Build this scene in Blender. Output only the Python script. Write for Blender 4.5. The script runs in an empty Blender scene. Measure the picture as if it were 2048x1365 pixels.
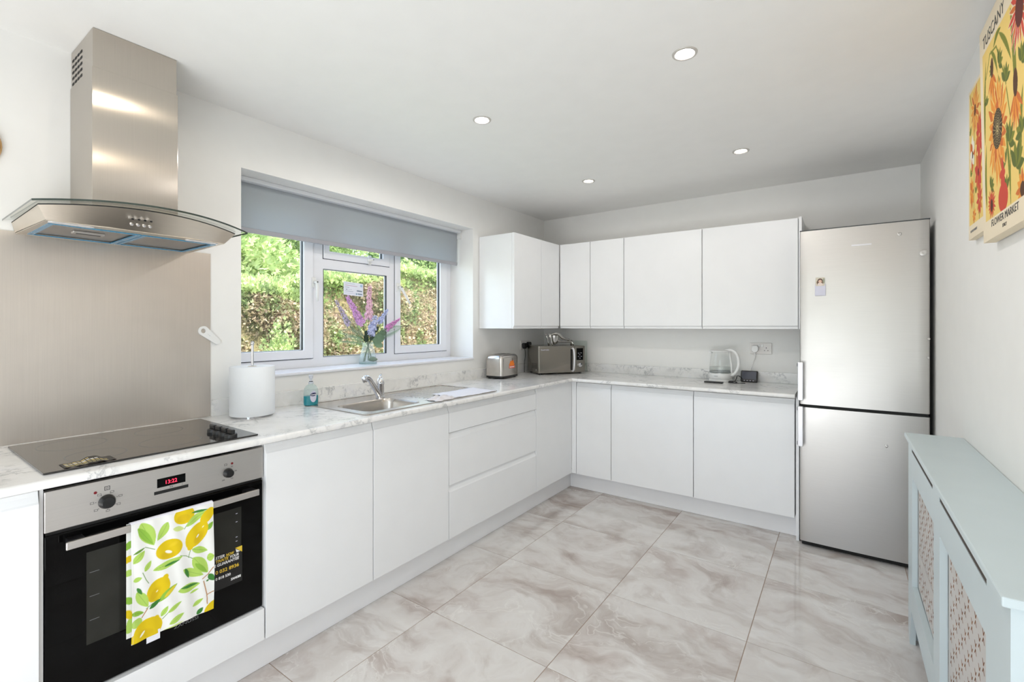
import bpy, bmesh, math, random
import numpy as np
from mathutils import Vector, Matrix
from mathutils.geometry import tessellate_polygon
random.seed(7); np.random.seed(7)
PI = math.pi
S = bpy.context.scene
COL = S.collection

# ---------------------------------------------------------------- camera, world, sun, area lights, exposure
cam_d = bpy.data.cameras.new('camera'); cam = bpy.data.objects.new('camera', cam_d); COL.objects.link(cam)
cam.location = (2.3635, -3.8907, 1.3218); cam.rotation_euler = (PI/2, 0, 0.6147)
cam_d.sensor_width = 36; cam_d.lens = 933.6/2048*36; cam_d.shift_y = -0.0143; cam_d.clip_start = 0.02
S.camera = cam

W = bpy.data.worlds.new('world'); S.world = W; W.use_nodes = True
wn = W.node_tree.nodes; wl = W.node_tree.links; wn.clear()
sky = wn.new('ShaderNodeTexSky'); sky.sky_type = 'NISHITA'; sky.sun_disc = False
sky.sun_elevation = math.radians(48); sky.sun_rotation = math.radians(70); sky.air_density = 1.2; sky.dust_density = 2.5
bg = wn.new('ShaderNodeBackground'); bg.inputs['Strength'].default_value = 0.44
wo = wn.new('ShaderNodeOutputWorld')
wl.new(sky.outputs[0], bg.inputs[0]); wl.new(bg.outputs[0], wo.inputs[0])

def light(name, kind, loc, rot, energy, color=(1,1,1), **k):
    d = bpy.data.lights.new(name, kind); d.energy = energy; d.color = color
    for a, b in k.items(): setattr(d, a, b)
    o = bpy.data.objects.new(name, d); COL.objects.link(o); o.location = loc; o.rotation_euler = rot
    return o
light('sunlight', 'SUN', (0,0,6), (math.radians(38), 0, math.radians(118)), 7.6, (1.0,0.96,0.88), angle=0.01)
# fill lamps added unseen behind the camera, one at a guessed window; kitchen-window daylight
light('rear_fill', 'AREA', (1.98,-5.14,1.52), (PI/2,0,0), 4.0, (0.95,0.98,1.0), shape='RECTANGLE', size=1.15, size_y=1.05)
light('bounce_fill', 'AREA', (1.55,-4.75,.38), (math.radians(142),0,math.radians(3)), 16.5, (0.93,0.965,1.0), shape='RECTANGLE', size=2.2, size_y=.85)
light('window_daylight', 'AREA', (-0.33,-1.94,1.5), (0,-PI/2,0), 3.2, (0.86,0.92,1.0), shape='RECTANGLE', size=0.75, size_y=1.6)

V = S.view_settings
V.view_transform = 'Standard'; V.look = 'None'; V.gamma = 1; V.use_curve_mapping = False; V.exposure = 0.88
S.display_settings.display_device = 'sRGB'

# ---------------------------------------------------------------- materials
def lin(c):
    return tuple((x/255/12.92 if x/255 <= .04045 else ((x/255+.055)/1.055)**2.4) for x in c)
class NT:
    def __init__(s, name):
        s.m = bpy.data.materials.new(name); s.m.use_nodes = True
        s.t = s.m.node_tree; s.n = s.t.nodes; s.l = s.t.links
        s.b = s.n['Principled BSDF']; s.o = s.n['Material Output']
    def node(s, t, **k):
        n = s.n.new(t)
        for a, b in k.items():
            if a.startswith('i_'): n.inputs[a[2:].replace('_',' ')].default_value = b
            else: setattr(n, a, b)
        return n
    def link(s, a, b): s.l.new(a, b)
    def set(s, **k):
        for a, b in k.items(): s.b.inputs[a.replace('_',' ')].default_value = b
    def coord(s, kind='Object', scale=None, per_object=False):
        if kind == 'Position': c = s.node('ShaderNodeNewGeometry').outputs['Position']
        else: c = s.node('ShaderNodeTexCoord').outputs[kind]
        if scale is not None:
            m = s.node('ShaderNodeMapping'); m.inputs['Scale'].default_value = scale; s.link(c, m.inputs['Vector']); c = m.outputs[0]
        if per_object:
            r = s.node('ShaderNodeObjectInfo'); ma = s.node('ShaderNodeMath', operation='MULTIPLY'); ma.inputs[1].default_value = 37.0
            s.link(r.outputs['Random'], ma.inputs[0])
            co = s.node('ShaderNodeCombineXYZ'); 
            for i in range(3): s.link(ma.outputs[0], co.inputs[i])
            ad = s.node('ShaderNodeVectorMath', operation='ADD'); s.link(c, ad.inputs[0]); s.link(co.outputs[0], ad.inputs[1]); c = ad.outputs[0]
        return c
    def noise(s, vec, scale=5, detail=4, rough=.5, dist=0.0):
        n = s.node('ShaderNodeTexNoise'); n.inputs['Scale'].default_value = scale; n.inputs['Detail'].default_value = detail
        n.inputs['Roughness'].default_value = rough; n.inputs['Distortion'].default_value = dist
        if vec is not None: s.link(vec, n.inputs['Vector'])
        return n.outputs['Fac']
    def ramp(s, fac, stops):
        r = s.node('ShaderNodeValToRGB'); cr = r.color_ramp
        while len(cr.elements) > 1: cr.elements.remove(cr.elements[-1])
        for i, (p, c) in enumerate(stops):
            e = cr.elements[0] if i == 0 else cr.elements.new(p)
            e.position = p; e.color = (*c, 1) if len(c) == 3 else c
        s.link(fac, r.inputs[0]); return r.outputs[0]
    def mix(s, fac, a, b):
        m = s.node('ShaderNodeMix', data_type='RGBA')
        for v, i in ((fac, 0), (a, 6), (b, 7)):
            if hasattr(v, 'default_value') or isinstance(v, bpy.types.NodeSocket): s.link(v, m.inputs[i])
            elif isinstance(v, (int, float)): m.inputs[i].default_value = v
            else: m.inputs[i].default_value = (*v, 1)
        return m.outputs[2]
    def bump(s, h, strength=.1, dist=.002):
        b = s.node('ShaderNodeBump'); b.inputs['Strength'].default_value = strength; b.inputs['Distance'].default_value = dist
        s.link(h, b.inputs['Height']); s.link(b.outputs[0], s.b.inputs['Normal'])
def simple(name, col, rough=.5, metal=0., spec=None, bump=None, coat=0, trans=0, ior=None, var=0.03, emit=None, aniso=None, alpha=None, srgb=True):
    t = NT(name); c = lin(col) if srgb else col
    t.set(Roughness=rough, Metallic=metal)
    if spec is not None: t.b.inputs['Specular IOR Level'].default_value = spec
    if coat: t.b.inputs['Coat Weight'].default_value = coat; t.b.inputs['Coat Roughness'].default_value = .08
    if trans: t.b.inputs['Transmission Weight'].default_value = trans
    if ior: t.b.inputs['IOR'].default_value = ior
    n = t.noise(t.coord('Object'), 9, 3)
    lo = tuple(x*(1-var) for x in c); hi = tuple(min(1, x*(1+var)) for x in c)
    t.link(t.ramp(n, [(.35, lo), (.65, hi)]), t.b.inputs['Base Color'])
    if bump: t.bump(t.noise(t.coord('Object'), bump[0], 4), bump[1], bump[2])
    if emit: t.b.inputs['Emission Color'].default_value = (*emit[0], 1); t.b.inputs['Emission Strength'].default_value = emit[1]
    return t.m
def steel(name, col, rough, grain=(400,400,4), aniso=0.0, rot=0.0, blotch=0.0, bstr=.02):
    t = NT(name); c = lin(col); t.set(Metallic=1.0, Roughness=rough)
    co = t.coord('Object', grain)
    g = t.noise(co, 1, 3, .6)
    bl = t.noise(t.coord('Object'), 3.2, 3)
    base = t.ramp(g, [(.3, tuple(x*.95 for x in c)), (.7, c)])
    if blotch: base = t.mix(t.ramp(bl, [(.45, (0,0,0)), (.7, (blotch,)*3)]), base, tuple(x*.72 for x in c))
    t.link(base, t.b.inputs['Base Color'])
    mr = t.node('ShaderNodeMapRange'); mr.inputs['To Min'].default_value = rough*.85; mr.inputs['To Max'].default_value = rough*1.2
    t.link(bl, mr.inputs[0]); t.link(mr.outputs[0], t.b.inputs['Roughness'])
    t.bump(g, bstr, .001)
    if aniso:
        t.b.inputs['Anisotropic'].default_value = aniso; t.b.inputs['Anisotropic Rotation'].default_value = rot
        tg = t.node('ShaderNodeTangent', direction_type='RADIAL', axis='Z'); t.link(tg.outputs[0], t.b.inputs['Tangent'])
    return t.m
M = {}
M['wall'] = simple('wall_paint', (243,242,239), .6, bump=(180,.04,.0006), var=.008)
M['ceiling'] = simple('ceiling_paint', (245,244,241), .75, bump=(90,.04,.0006), var=.008)
M['white_gloss'] = simple('white_lacquer', (244,245,246), .28, spec=.4, var=.006)
M['plinth'] = simple('plinth_white', (244,244,245), .3, var=.006)
M['carcass'] = simple('carcass_white', (235,235,235), .5, var=.01)
M['upvc'] = simple('upvc_white', (242,243,248), .22, var=.006)
M['sill'] = simple('sill_board', (240,241,247), .2, var=.006)
M['gasket'] = simple('black_gasket', (28,30,36), .5)
M['black_plastic'] = simple('black_plastic', (22,22,23), .35)
M['black_matte'] = simple('black_matte', (16,16,16), .7)
M['grey_plastic'] = simple('grey_plastic', (120,122,124), .4)
M['white_plastic'] = simple('white_plastic', (238,238,236), .3, var=.006)
M['socket'] = simple('socket_plastic', (232,228,224), .35, var=.006)
M['paper'] = simple('paper_towel', (240,243,246), .9, bump=(160,.3,.002), var=.01)
M['chrome'] = simple('chrome', (225,225,228), .08, 1.0, var=.01)
M['steel_juicer'] = simple('polished_steel', (196,194,190), .16, 1.0, var=.02)
M['steel'] = steel('brushed_steel', (194,186,176), .17, (500,500,5), .95, 0.0, bstr=.02)
M['steel_canopy'] = steel('canopy_steel', (222,212,198), .34, (300,4,300), 0, 0, .15, bstr=.01)
M['steel_splash'] = steel('splashback_steel', (212,204,196), .36, (4,260,4), .3, 0.0, .25, bstr=.02)
M['steel_fridge'] = steel('fridge_steel', (196,194,191), .36, (5,5,420), .35, 0.0, .0, bstr=.02)
M['steel_oven'] = steel('oven_steel', (206,202,198), .38, (4,4,420), .5, 0.0, .0, bstr=.02)
M['steel_sink'] = steel('sink_steel', (205,200,194), .26, (60,60,60), 0, 0, .15)
M['steel_toaster'] = steel('toaster_steel', (205,200,195), .2, (300,300,5), .4, .25)
M['steel_micro'] = steel('microwave_steel', (150,146,138), .24, (4,4,300), 0, 0)
M['mirror_dark'] = simple('smoked_mirror', (142,136,128), .12, 1.0, var=.02)
M['filter'] = steel('filter_mesh', (176,172,168), .4, (300,300,300), 0, 0)
M['bluefilm'] = simple('blue_film', (60,140,180), .2, var=.05, spec=.6)
M['handle_silver'] = simple('handle_silver', (228,228,232), .3, .35, var=.01)
M['fridge_side'] = simple('fridge_side_grey', (70,74,76), .45)
M['oven_glass'] = simple('oven_black_glass', (9,9,9), .045, spec=.12, var=.0)
M['hob_glass'] = simple('hob_black_glass', (24,21,19), .05, spec=.7, coat=.35, var=.0)
M['oven_inner'] = simple('oven_window_glass', (48,48,44), .06, spec=.16, var=.15)
M['red_led'] = simple('red_led', (255,30,50), .4, emit=((1,.03,.08), 1.6))
M['red_lamp'] = simple('red_lamp_lens', (120,10,24), .3)
M['ink'] = simple('print_ink', (60,60,60), .6)
M['ink_white'] = simple('white_ink', (245,245,245), .6)
M['ink_yellow'] = simple('yellow_ink', (235,200,60), .6)
M['ink_black'] = simple('black_ink', (14,14,14), .35)
M['mdf'] = simple('mdf_cut_edge', (150,108,80), .8, var=.12)
M['cover_paint'] = simple('pale_blue_paint', (202,214,217), .38, var=.01)
M['grille'] = simple('grille_face', (200,196,192), .6, var=.02)
M['slot_shade'] = simple('painted_slot_shade', (70,62,56), .9)
M['canvas_edge'] = simple('canvas_cream', (236,222,196), .85, bump=(700,.15,.0005), var=.02)
M['wicker'] = simple('wicker', (205,165,112), .75, bump=(120,.5,.003), var=.18)
M['grout'] = simple('grout', (172,150,132), .85, var=.06)
M['blind_rail'] = simple('blind_rail_white', (228,230,233), .35, var=.01)
M['blind_bar'] = simple('blind_bar_grey', (165,165,172), .6, var=.01)
M['cloth_white'] = simple('white_cloth', (238,238,246), .5, bump=(60,.2,.002), var=.01)
M['cloth_grey'] = simple('crumpled_cloth', (222,218,220), .6, bump=(60,.3,.003), var=.08)
M['orange'] = simple('orange_sticker', (246,130,30), .5); M['red_sticker'] = simple('red_sticker', (240,110,90), .5)
M['bulb'] = simple('spot_lens', (255,250,240), .4, emit=((1,.93,.82), 14))
M['spot_ring'] = simple('spot_ring', (200,196,190), .35, .2, var=.01)
def petal(name, c):
    t = NT(name); n = t.noise(t.coord('Position'), 130, 3, .6); l = lin(c); t.set(Roughness=.7)
    t.link(t.ramp(n, [(.35, tuple(x*.62 for x in l)), (.5, l), (.66, tuple(min(1,x*1.25+.04) for x in l))]), t.b.inputs['Base Color']); return t.m
M['stem'] = simple('flower_stem', (96,110,62), .6, var=.15)
M['leaf'] = simple('flower_leaf', (112,140,112), .6, var=.2)
M['fern'] = simple('fern_leaf', (134,164,140), .6, var=.2)
M['leafdark'] = simple('dark_leaf', (62,80,62), .6, var=.2)
M['pet_mauve'] = petal('mauve_petal', (222,170,226))
M['pet_pink'] = petal('pink_petal', (240,196,214))
M['pet_blue'] = petal('blue_petal', (200,206,244))
M['pet_mag'] = petal('magenta_petal', (226,156,214))
M['pet_reflect'] = petal('lilac_reflection', (196,184,214))
M['lawn'] = simple('lawn', (96,130,60), .9, var=.2)
M['bark'] = simple('bark', (96,74,56), .9, bump=(20,.6,.02), var=.2)
M['render'] = simple('outside_render', (200,196,188), .9)

def glass(name, col=(1,1,1), rough=0.0, ior=1.45):
    t = NT(name); gl = t.node('ShaderNodeBsdfGlass'); gl.inputs['Color'].default_value = (*col,1); gl.inputs['Roughness'].default_value = rough; gl.inputs['IOR'].default_value = ior
    t.link(gl.outputs[0], t.o.inputs['Surface']); return t.m
def thin_glass(name, col=(1,1,1), milk=0.0):
    t = NT(name); a = t.node('ShaderNodeBsdfTransparent'); a.inputs[0].default_value = (*col,1)
    g = t.node('ShaderNodeBsdfGlossy'); g.inputs['Roughness'].default_value = .02
    f = t.node('ShaderNodeLayerWeight'); f.inputs[0].default_value = .5
    pw = t.node('ShaderNodeMath', operation='POWER'); pw.inputs[1].default_value = 4.0; t.link(f.outputs['Facing'], pw.inputs[0])
    ma = t.node('ShaderNodeMath', operation='MULTIPLY_ADD'); ma.inputs[1].default_value = .75; ma.inputs[2].default_value = .035; t.link(pw.outputs[0], ma.inputs[0])
    mx = t.node('ShaderNodeMixShader'); t.link(ma.outputs[0], mx.inputs[0]); t.link(a.outputs[0], mx.inputs[1]); t.link(g.outputs[0], mx.inputs[2])
    if milk:
        di = t.node('ShaderNodeBsdfTranslucent'); di.inputs[0].default_value = (.95,.97,.97,1); m2 = t.node('ShaderNodeMixShader'); m2.inputs[0].default_value = milk
        t.link(mx.outputs[0], m2.inputs[1]); t.link(di.outputs[0], m2.inputs[2]); mx = m2
    t.link(mx.outputs[0], t.o.inputs['Surface']); return t.m
M['pane'] = thin_glass('window_glass', (.97,.985,.98))
M['hood_glass'] = thin_glass('hood_glass', (.90,.93,.91))
M['glass_edge'] = simple('glass_edge_green', (56,66,60), .15, var=.1)
M['vase'] = thin_glass('vase_glass', (.90,.95,.93), milk=.16)
M['kettle_glass'] = thin_glass('kettle_glass', (.985,.99,.985))
M['bottle_clear'] = thin_glass('bottle_plastic', (.86,.93,.93))
M['water'] = thin_glass('water', (.93,.955,.95))
M['frost'] = thin_glass('clear_board', (.94,.965,.955))
M['soap'] = simple('teal_soap', (0,150,165), .12, var=.1, spec=.6)
M['nozzle'] = simple('clear_cap', (228,232,240), .15, trans=.35, var=.01)
M['navy'] = simple('navy_ink', (14,22,84), .4)
M['label_pale'] = simple('pale_label', (214,214,230), .4)

def m_blind():
    t = NT('blind_fabric'); c = (*lin((186,190,194)),1)
    d = t.node('ShaderNodeBsdfDiffuse'); d.inputs[0].default_value = c
    r = t.node('ShaderNodeBsdfTranslucent'); r.inputs[0].default_value = (*lin((214,226,236)),1)
    mx = t.node('ShaderNodeMixShader'); mx.inputs[0].default_value = .3
    n = t.noise(t.coord('Object'), 300, 2); b = t.node('ShaderNodeBump'); b.inputs['Strength'].default_value = .08; t.link(n, b.inputs['Height']); t.link(b.outputs[0], d.inputs['Normal'])
    t.link(d.outputs[0], mx.inputs[1]); t.link(r.outputs[0], mx.inputs[2]); t.link(mx.outputs[0], t.o.inputs['Surface']); return t.m
M['blind'] = m_blind()

def m_worktop():
    t = NT('marble_laminate'); co = t.coord('Position')
    w = t.noise(co, 9, 5, .6)
    wv = t.node('ShaderNodeVectorMath', operation='SCALE'); wv.inputs['Scale'].default_value = .22
    nn = t.node('ShaderNodeTexNoise'); nn.inputs['Scale'].default_value = 4.2; nn.inputs['Detail'].default_value = 5; t.link(co, nn.inputs['Vector']); t.link(nn.outputs['Color'], wv.inputs[0])
    ad = t.node('ShaderNodeVectorMath', operation='ADD'); t.link(co, ad.inputs[0]); t.link(wv.outputs[0], ad.inputs[1])
    v = t.noise(ad.outputs[0], 13, 5, .62)
    a = t.node('ShaderNodeMath', operation='SUBTRACT'); a.inputs[1].default_value = .5; t.link(v, a.inputs[0])
    ab = t.node('ShaderNodeMath', operation='ABSOLUTE'); t.link(a.outputs[0], ab.inputs[0])
    vein = t.ramp(ab.outputs[0], [(0, (1,1,1)), (.012, (.75,.75,.75)), (.035, (.15,.15,.15)), (.08, (0,0,0))])
    msk = t.ramp(t.noise(co, 5.5, 3, .5), [(.46, (0,0,0)), (.60, (1,1,1))])
    mu = t.node('ShaderNodeMath', operation='MULTIPLY'); t.link(vein, mu.inputs[0]); t.link(msk, mu.inputs[1])
    m2 = t.node('ShaderNodeMath', operation='MULTIPLY'); m2.inputs[1].default_value = .62; t.link(mu.outputs[0], m2.inputs[0])
    base = t.ramp(w, [(.3, lin((232,231,228))), (.55, lin((243,242,240))), (.75, lin((236,236,238)))])
    t.link(t.mix(m2.outputs[0], base, lin((146,148,152))), t.b.inputs['Base Color'])
    t.set(Roughness=.17); t.b.inputs['Specular IOR Level'].default_value = .45; t.bump(v, .015, .001)
    return t.m
M['worktop'] = m_worktop()

def m_tile():
    t = NT('onyx_tile'); co0 = t.coord('Object', (1.0,1.0,1.0), per_object=True)
    nn = t.node('ShaderNodeTexNoise'); nn.inputs['Scale'].default_value = 1.6; nn.inputs['Detail'].default_value = 4; t.link(co0, nn.inputs['Vector'])
    sc = t.node('ShaderNodeVectorMath', operation='SCALE'); sc.inputs['Scale'].default_value = .9; t.link(nn.outputs['Color'], sc.inputs[0])
    ad = t.node('ShaderNodeVectorMath', operation='ADD'); t.link(co0, ad.inputs[0]); t.link(sc.outputs[0], ad.inputs[1])
    mp = t.node('ShaderNodeMapping'); mp.inputs['Scale'].default_value = (1.0,1.9,1.0); mp.inputs['Rotation'].default_value = (0,0,.55); t.link(ad.outputs[0], mp.inputs['Vector']); co = mp.outputs[0]
    cl = t.noise(co, 2.1, 6, .58)
    base = t.ramp(cl, [(.30, lin((178,165,157))), (.40, lin((202,193,188))), (.48, lin((217,212,208))), (.60, lin((227,224,221))), (.72, lin((212,206,201)))])
    # soft taupe smoke
    sm = t.noise(co, 2.3, 6, .6)
    base = t.mix(t.ramp(sm, [(.52, (0,0,0)), (.68, (.6,.6,.6))]), base, lin((166,150,141)))
    def veins(scale, lo, w):
        v = t.noise(co, scale, 4, .55)
        a = t.node('ShaderNodeMath', operation='SUBTRACT'); a.inputs[1].default_value = lo; t.link(v, a.inputs[0])
        ab = t.node('ShaderNodeMath', operation='ABSOLUTE'); t.link(a.outputs[0], ab.inputs[0])
        return t.ramp(ab.outputs[0], [(0, (1,1,1)), (w*.35, (.6,.6,.6)), (w, (0,0,0))])
    vm = t.ramp(t.noise(co, 1.7, 2), [(.47, (0,0,0)), (.62, (.6,.6,.6))])
    for s_, lo, w in ((2.6,.5,.013), (4.3,.46,.008)):
        mu = t.node('ShaderNodeMath', operation='MULTIPLY'); t.link(veins(s_, lo, w), mu.inputs[0]); t.link(vm, mu.inputs[1])
        base = t.mix(mu.outputs[0], base, lin((238,236,232)))
    t.link(base, t.b.inputs['Base Color']); t.set(Roughness=.07); t.b.inputs['Specular IOR Level'].default_value = .5
    return t.m
M['tile'] = m_tile()

def m_vcol(name, rough=.8, bump=None):
    t = NT(name); a = t.node('ShaderNodeAttribute', attribute_name='print'); t.link(a.outputs['Color'], t.b.inputs['Base Color']); t.set(Roughness=rough)
    if bump: t.bump(t.noise(t.coord('Object'), bump[0], 3), bump[1], bump[2])
    return t.m
M['towel'] = m_vcol('lemon_print_cotton', .9, (500,.15,.001)); M['canvas'] = m_vcol('canvas_print', .8, (900,.1,.0005)); M['photo'] = m_vcol('photo_print', .4)

def m_foliage(name, stops, scale):
    t = NT(name); n = t.noise(t.coord('Position'), scale, 4, .6); n2 = t.noise(t.coord('Position'), scale*9, 2)
    c = t.ramp(n, stops); c = t.mix(t.ramp(n2, [(.35,(0,0,0)),(.7,(.4,.4,.4))]), c, lin((214,222,178)))
    d = t.node('ShaderNodeBsdfDiffuse'); r = t.node('ShaderNodeBsdfTranslucent'); mx = t.node('ShaderNodeMixShader'); mx.inputs[0].default_value = .3
    t.link(c, d.inputs[0]); t.link(c, r.inputs[0]); t.link(d.outputs[0], mx.inputs[1]); t.link(r.outputs[0], mx.inputs[2]); t.link(mx.outputs[0], t.o.inputs['Surface']); return t.m
M['hedge_green'] = m_foliage('hedge_green', [(.32, lin((100,122,74))), (.48, lin((164,184,118))), (.64, lin((208,218,156)))], 4)
M['hedge_brown'] = m_foliage('hedge_brown', [(.36, lin((108,136,84))), (.45, lin((140,148,104))), (.50, lin((192,166,150))), (.56, lin((184,158,144))), (.62, lin((136,150,104))), (.70, lin((150,172,116)))], 3.0)
M['tree_green'] = m_foliage('tree_green', [(.35, lin((110,138,86))), (.5, lin((164,188,124))), (.65, lin((208,222,168)))], 1.5)
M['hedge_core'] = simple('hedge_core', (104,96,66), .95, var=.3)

# ---------------------------------------------------------------- mesh helpers
WORLD = {}   # things whose parts are modelled in room coordinates
def link(o, parent=None):
    COL.objects.link(o)
    if parent is not None:
        o.parent = parent
        if parent.name in WORLD: o.matrix_parent_inverse = WORLD[parent.name]
    return o
def obj(name, bm, mat=None, parent=None, smooth=False, loc=None, rotz=0, bevel=0, seg=2, kind=None):
    me = bpy.data.meshes.new(name)
    if isinstance(bm, bmesh.types.BMesh):
        bmesh.ops.recalc_face_normals(bm, faces=bm.faces[:]); bm.to_mesh(me); bm.free()
    else: me = bm
    if mat is not None: me.materials.append(M[mat] if isinstance(mat, str) else mat)
    if smooth:
        for p in me.polygons: p.use_smooth = True
        if smooth == 'auto':
            try: me.set_sharp_from_angle(angle=math.radians(38))
            except Exception: pass
    o = bpy.data.objects.new(name, me); link(o, parent)
    if loc is not None: o.location = loc
    o.rotation_euler.z = rotz
    if bevel:
        b = o.modifiers.new('bevel', 'BEVEL'); b.width = bevel; b.segments = seg; b.limit_method = 'ANGLE'; b.angle_limit = math.radians(40)
    if kind: o['kind'] = kind
    return o
def thing(name, label, cat, loc=(0,0,0), rotz=0, group=None):
    o = bpy.data.objects.new(name, None); o.empty_display_size = .05; link(o); o.location = loc; o.rotation_euler.z = rotz
    o['label'] = label; o['category'] = cat
    if group: o['group'] = group
    return o
def wthing(name, label, cat, loc, group=None):
    o = thing(name, label, cat, loc, 0, group); WORLD[o.name] = Matrix.Translation(loc).inverted(); return o
def tag(o, label, cat, group=None, kind=None):
    o['label'] = label; o['category'] = cat
    if group: o['group'] = group
    if kind: o['kind'] = kind
    return o
def group_root(name, kind='structure'):
    o = bpy.data.objects.new(name, None); link(o); o['kind'] = kind; return o
def box(bm, x0, x1, y0, y1, z0, z1, M4=None):
    vs = [bm.verts.new(M4 @ Vector((x,y,z)) if M4 else (x,y,z)) for x in (x0,x1) for y in (y0,y1) for z in (z0,z1)]
    for f in ((0,1,3,2),(4,6,7,5),(0,4,5,1),(2,3,7,6),(0,2,6,4),(1,5,7,3)): bm.faces.new([vs[i] for i in f])
    return bm
def B(*a, **k): return box(bmesh.new(), *a, **k)
def prism(bm, pts, axis, a, b):
    """closed outline pts (2d) extruded along axis from a to b"""
    def P(u, v, w):
        return {'x': (w,u,v), 'y': (u,w,v), 'z': (u,v,w)}[axis]
    lo = [bm.verts.new(P(u,v,a)) for u, v in pts]; hi = [bm.verts.new(P(u,v,b)) for u, v in pts]
    n = len(pts)
    for i in range(n): bm.faces.new((lo[i], lo[(i+1)%n], hi[(i+1)%n], hi[i]))
    bm.faces.new(lo[::-1]); bm.faces.new(hi)
    return bm
def ring_prism(bm, outer, holes, axis, a, b):
    """outline with holes extruded: tessellated caps"""
    def P(u, v, w): return {'x': (w,u,v), 'y': (u,w,v), 'z': (u,v,w)}[axis]
    loops = [outer]+holes; flat = [p for l in loops for p in l]
    tris = tessellate_polygon([[Vector((u,v,0)) for u,v in l] for l in loops])
    lo = [bm.verts.new(P(u,v,a)) for u,v in flat]; hi = [bm.verts.new(P(u,v,b)) for u,v in flat]
    for t in tris:
        try: bm.faces.new([lo[i] for i in t]); bm.faces.new([hi[i] for i in t[::-1]])
        except ValueError: pass
    k = 0
    for l in loops:
        n = len(l)
        for i in range(n):
            q = (k+i, k+(i+1)%n); bm.faces.new((lo[q[0]], lo[q[1]], hi[q[1]], hi[q[0]]))
        k += n
    return bm
def rect(u0,u1,v0,v1): return [(u0,v0),(u1,v0),(u1,v1),(u0,v1)]
def rrect(u0,u1,v0,v1,r,n=5):
    pts = []
    for cx, cy, a0 in ((u1-r,v0+r,-PI/2),(u1-r,v1-r,0),(u0+r,v1-r,PI/2),(u0+r,v0+r,PI)):
        for i in range(n+1):
            a = a0+PI/2*i/n; pts.append((cx+r*math.cos(a), cy+r*math.sin(a)))
    return pts
def circ(cx, cy, r, n=24, ry=None): return [(cx+r*math.cos(2*PI*i/n), cy+(ry or r)*math.sin(2*PI*i/n)) for i in range(n)]
def lathe(bm, prof, n=32, M4=None, cap=True, squash=(1,1)):
    rings = []
    for r, z in prof:
        ring = []
        for i in range(n):
            a = 2*PI*i/n; v = Vector((r*math.cos(a)*squash[0], r*math.sin(a)*squash[1], z)); ring.append(bm.verts.new(M4 @ v if M4 else v))
        rings.append(ring)
    for a, b in zip(rings, rings[1:]):
        for i in range(n): bm.faces.new((a[i], a[(i+1)%n], b[(i+1)%n], b[i]))
    if cap:
        if prof[0][0] > 1e-5: bm.faces.new(rings[0][::-1])
        if prof[-1][0] > 1e-5: bm.faces.new(rings[-1])
    return bm
def tube(bm, pts, r, n=8, cap=True):
    pts = [Vector(p) for p in pts]; rings = []
    rr = r if isinstance(r, (list, tuple)) else [r]*len(pts)
    up = None
    for i, p in enumerate(pts):
        d = (pts[min(i+1, len(pts)-1)]-pts[max(i-1, 0)]).normalized()
        if up is None: up = Vector((0,0,1)) if abs(d.z) < .9 else Vector((1,0,0))
        s = d.cross(up).normalized(); up = s.cross(d).normalized()
        rings.append([bm.verts.new(p+(s*math.cos(2*PI*k/n)+up*math.sin(2*PI*k/n))*rr[i]) for k in range(n)])
    for a, b in zip(rings, rings[1:]):
        for i in range(n): bm.faces.new((a[i], a[(i+1)%n], b[(i+1)%n], b[i]))
    if cap: bm.faces.new(rings[0][::-1]); bm.faces.new(rings[-1])
    return bm
def spline(pts, n=8):
    P = [Vector(p) for p in pts]; out = []
    for i in range(len(P)-1):
        p0, p1, p2, p3 = P[max(i-1,0)], P[i], P[i+1], P[min(i+2,len(P)-1)]
        for k in range(n):
            t = k/n; out.append(.5*((2*p1)+(p2-p0)*t+(2*p0-5*p1+4*p2-p3)*t*t+(3*p1-p0-3*p2+p3)*t**3))
    out.append(P[-1]); return out
def text(name, s, size, mat, parent, M4, align='LEFT', depth=.0002, sx=1.0, shear=0.0, bold=0.0):
    cu = bpy.data.curves.new(name, 'FONT'); cu.body = s; cu.size = size; cu.align_x = align; cu.extrude = depth; cu.shear = shear; cu.offset = bold
    cu.resolution_u = 3
    tmp = bpy.data.objects.new('tmp_text', cu); me = bpy.data.meshes.new_from_object(tmp)
    bpy.data.objects.remove(tmp); bpy.data.curves.remove(cu)
    me.transform(M4 @ Matrix.Diagonal((sx,1,1,1))); me.materials.clear(); me.materials.append(M[mat])
    me.name = name
    o = bpy.data.objects.new(name, me); link(o, parent); return o
def basis(o, right, up):
    r = Vector(right).normalized(); u = Vector(up).normalized(); n = r.cross(u)
    return Matrix(((r.x,u.x,n.x,o[0]),(r.y,u.y,n.y,o[1]),(r.z,u.z,n.z,o[2]),(0,0,0,1)))
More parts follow.
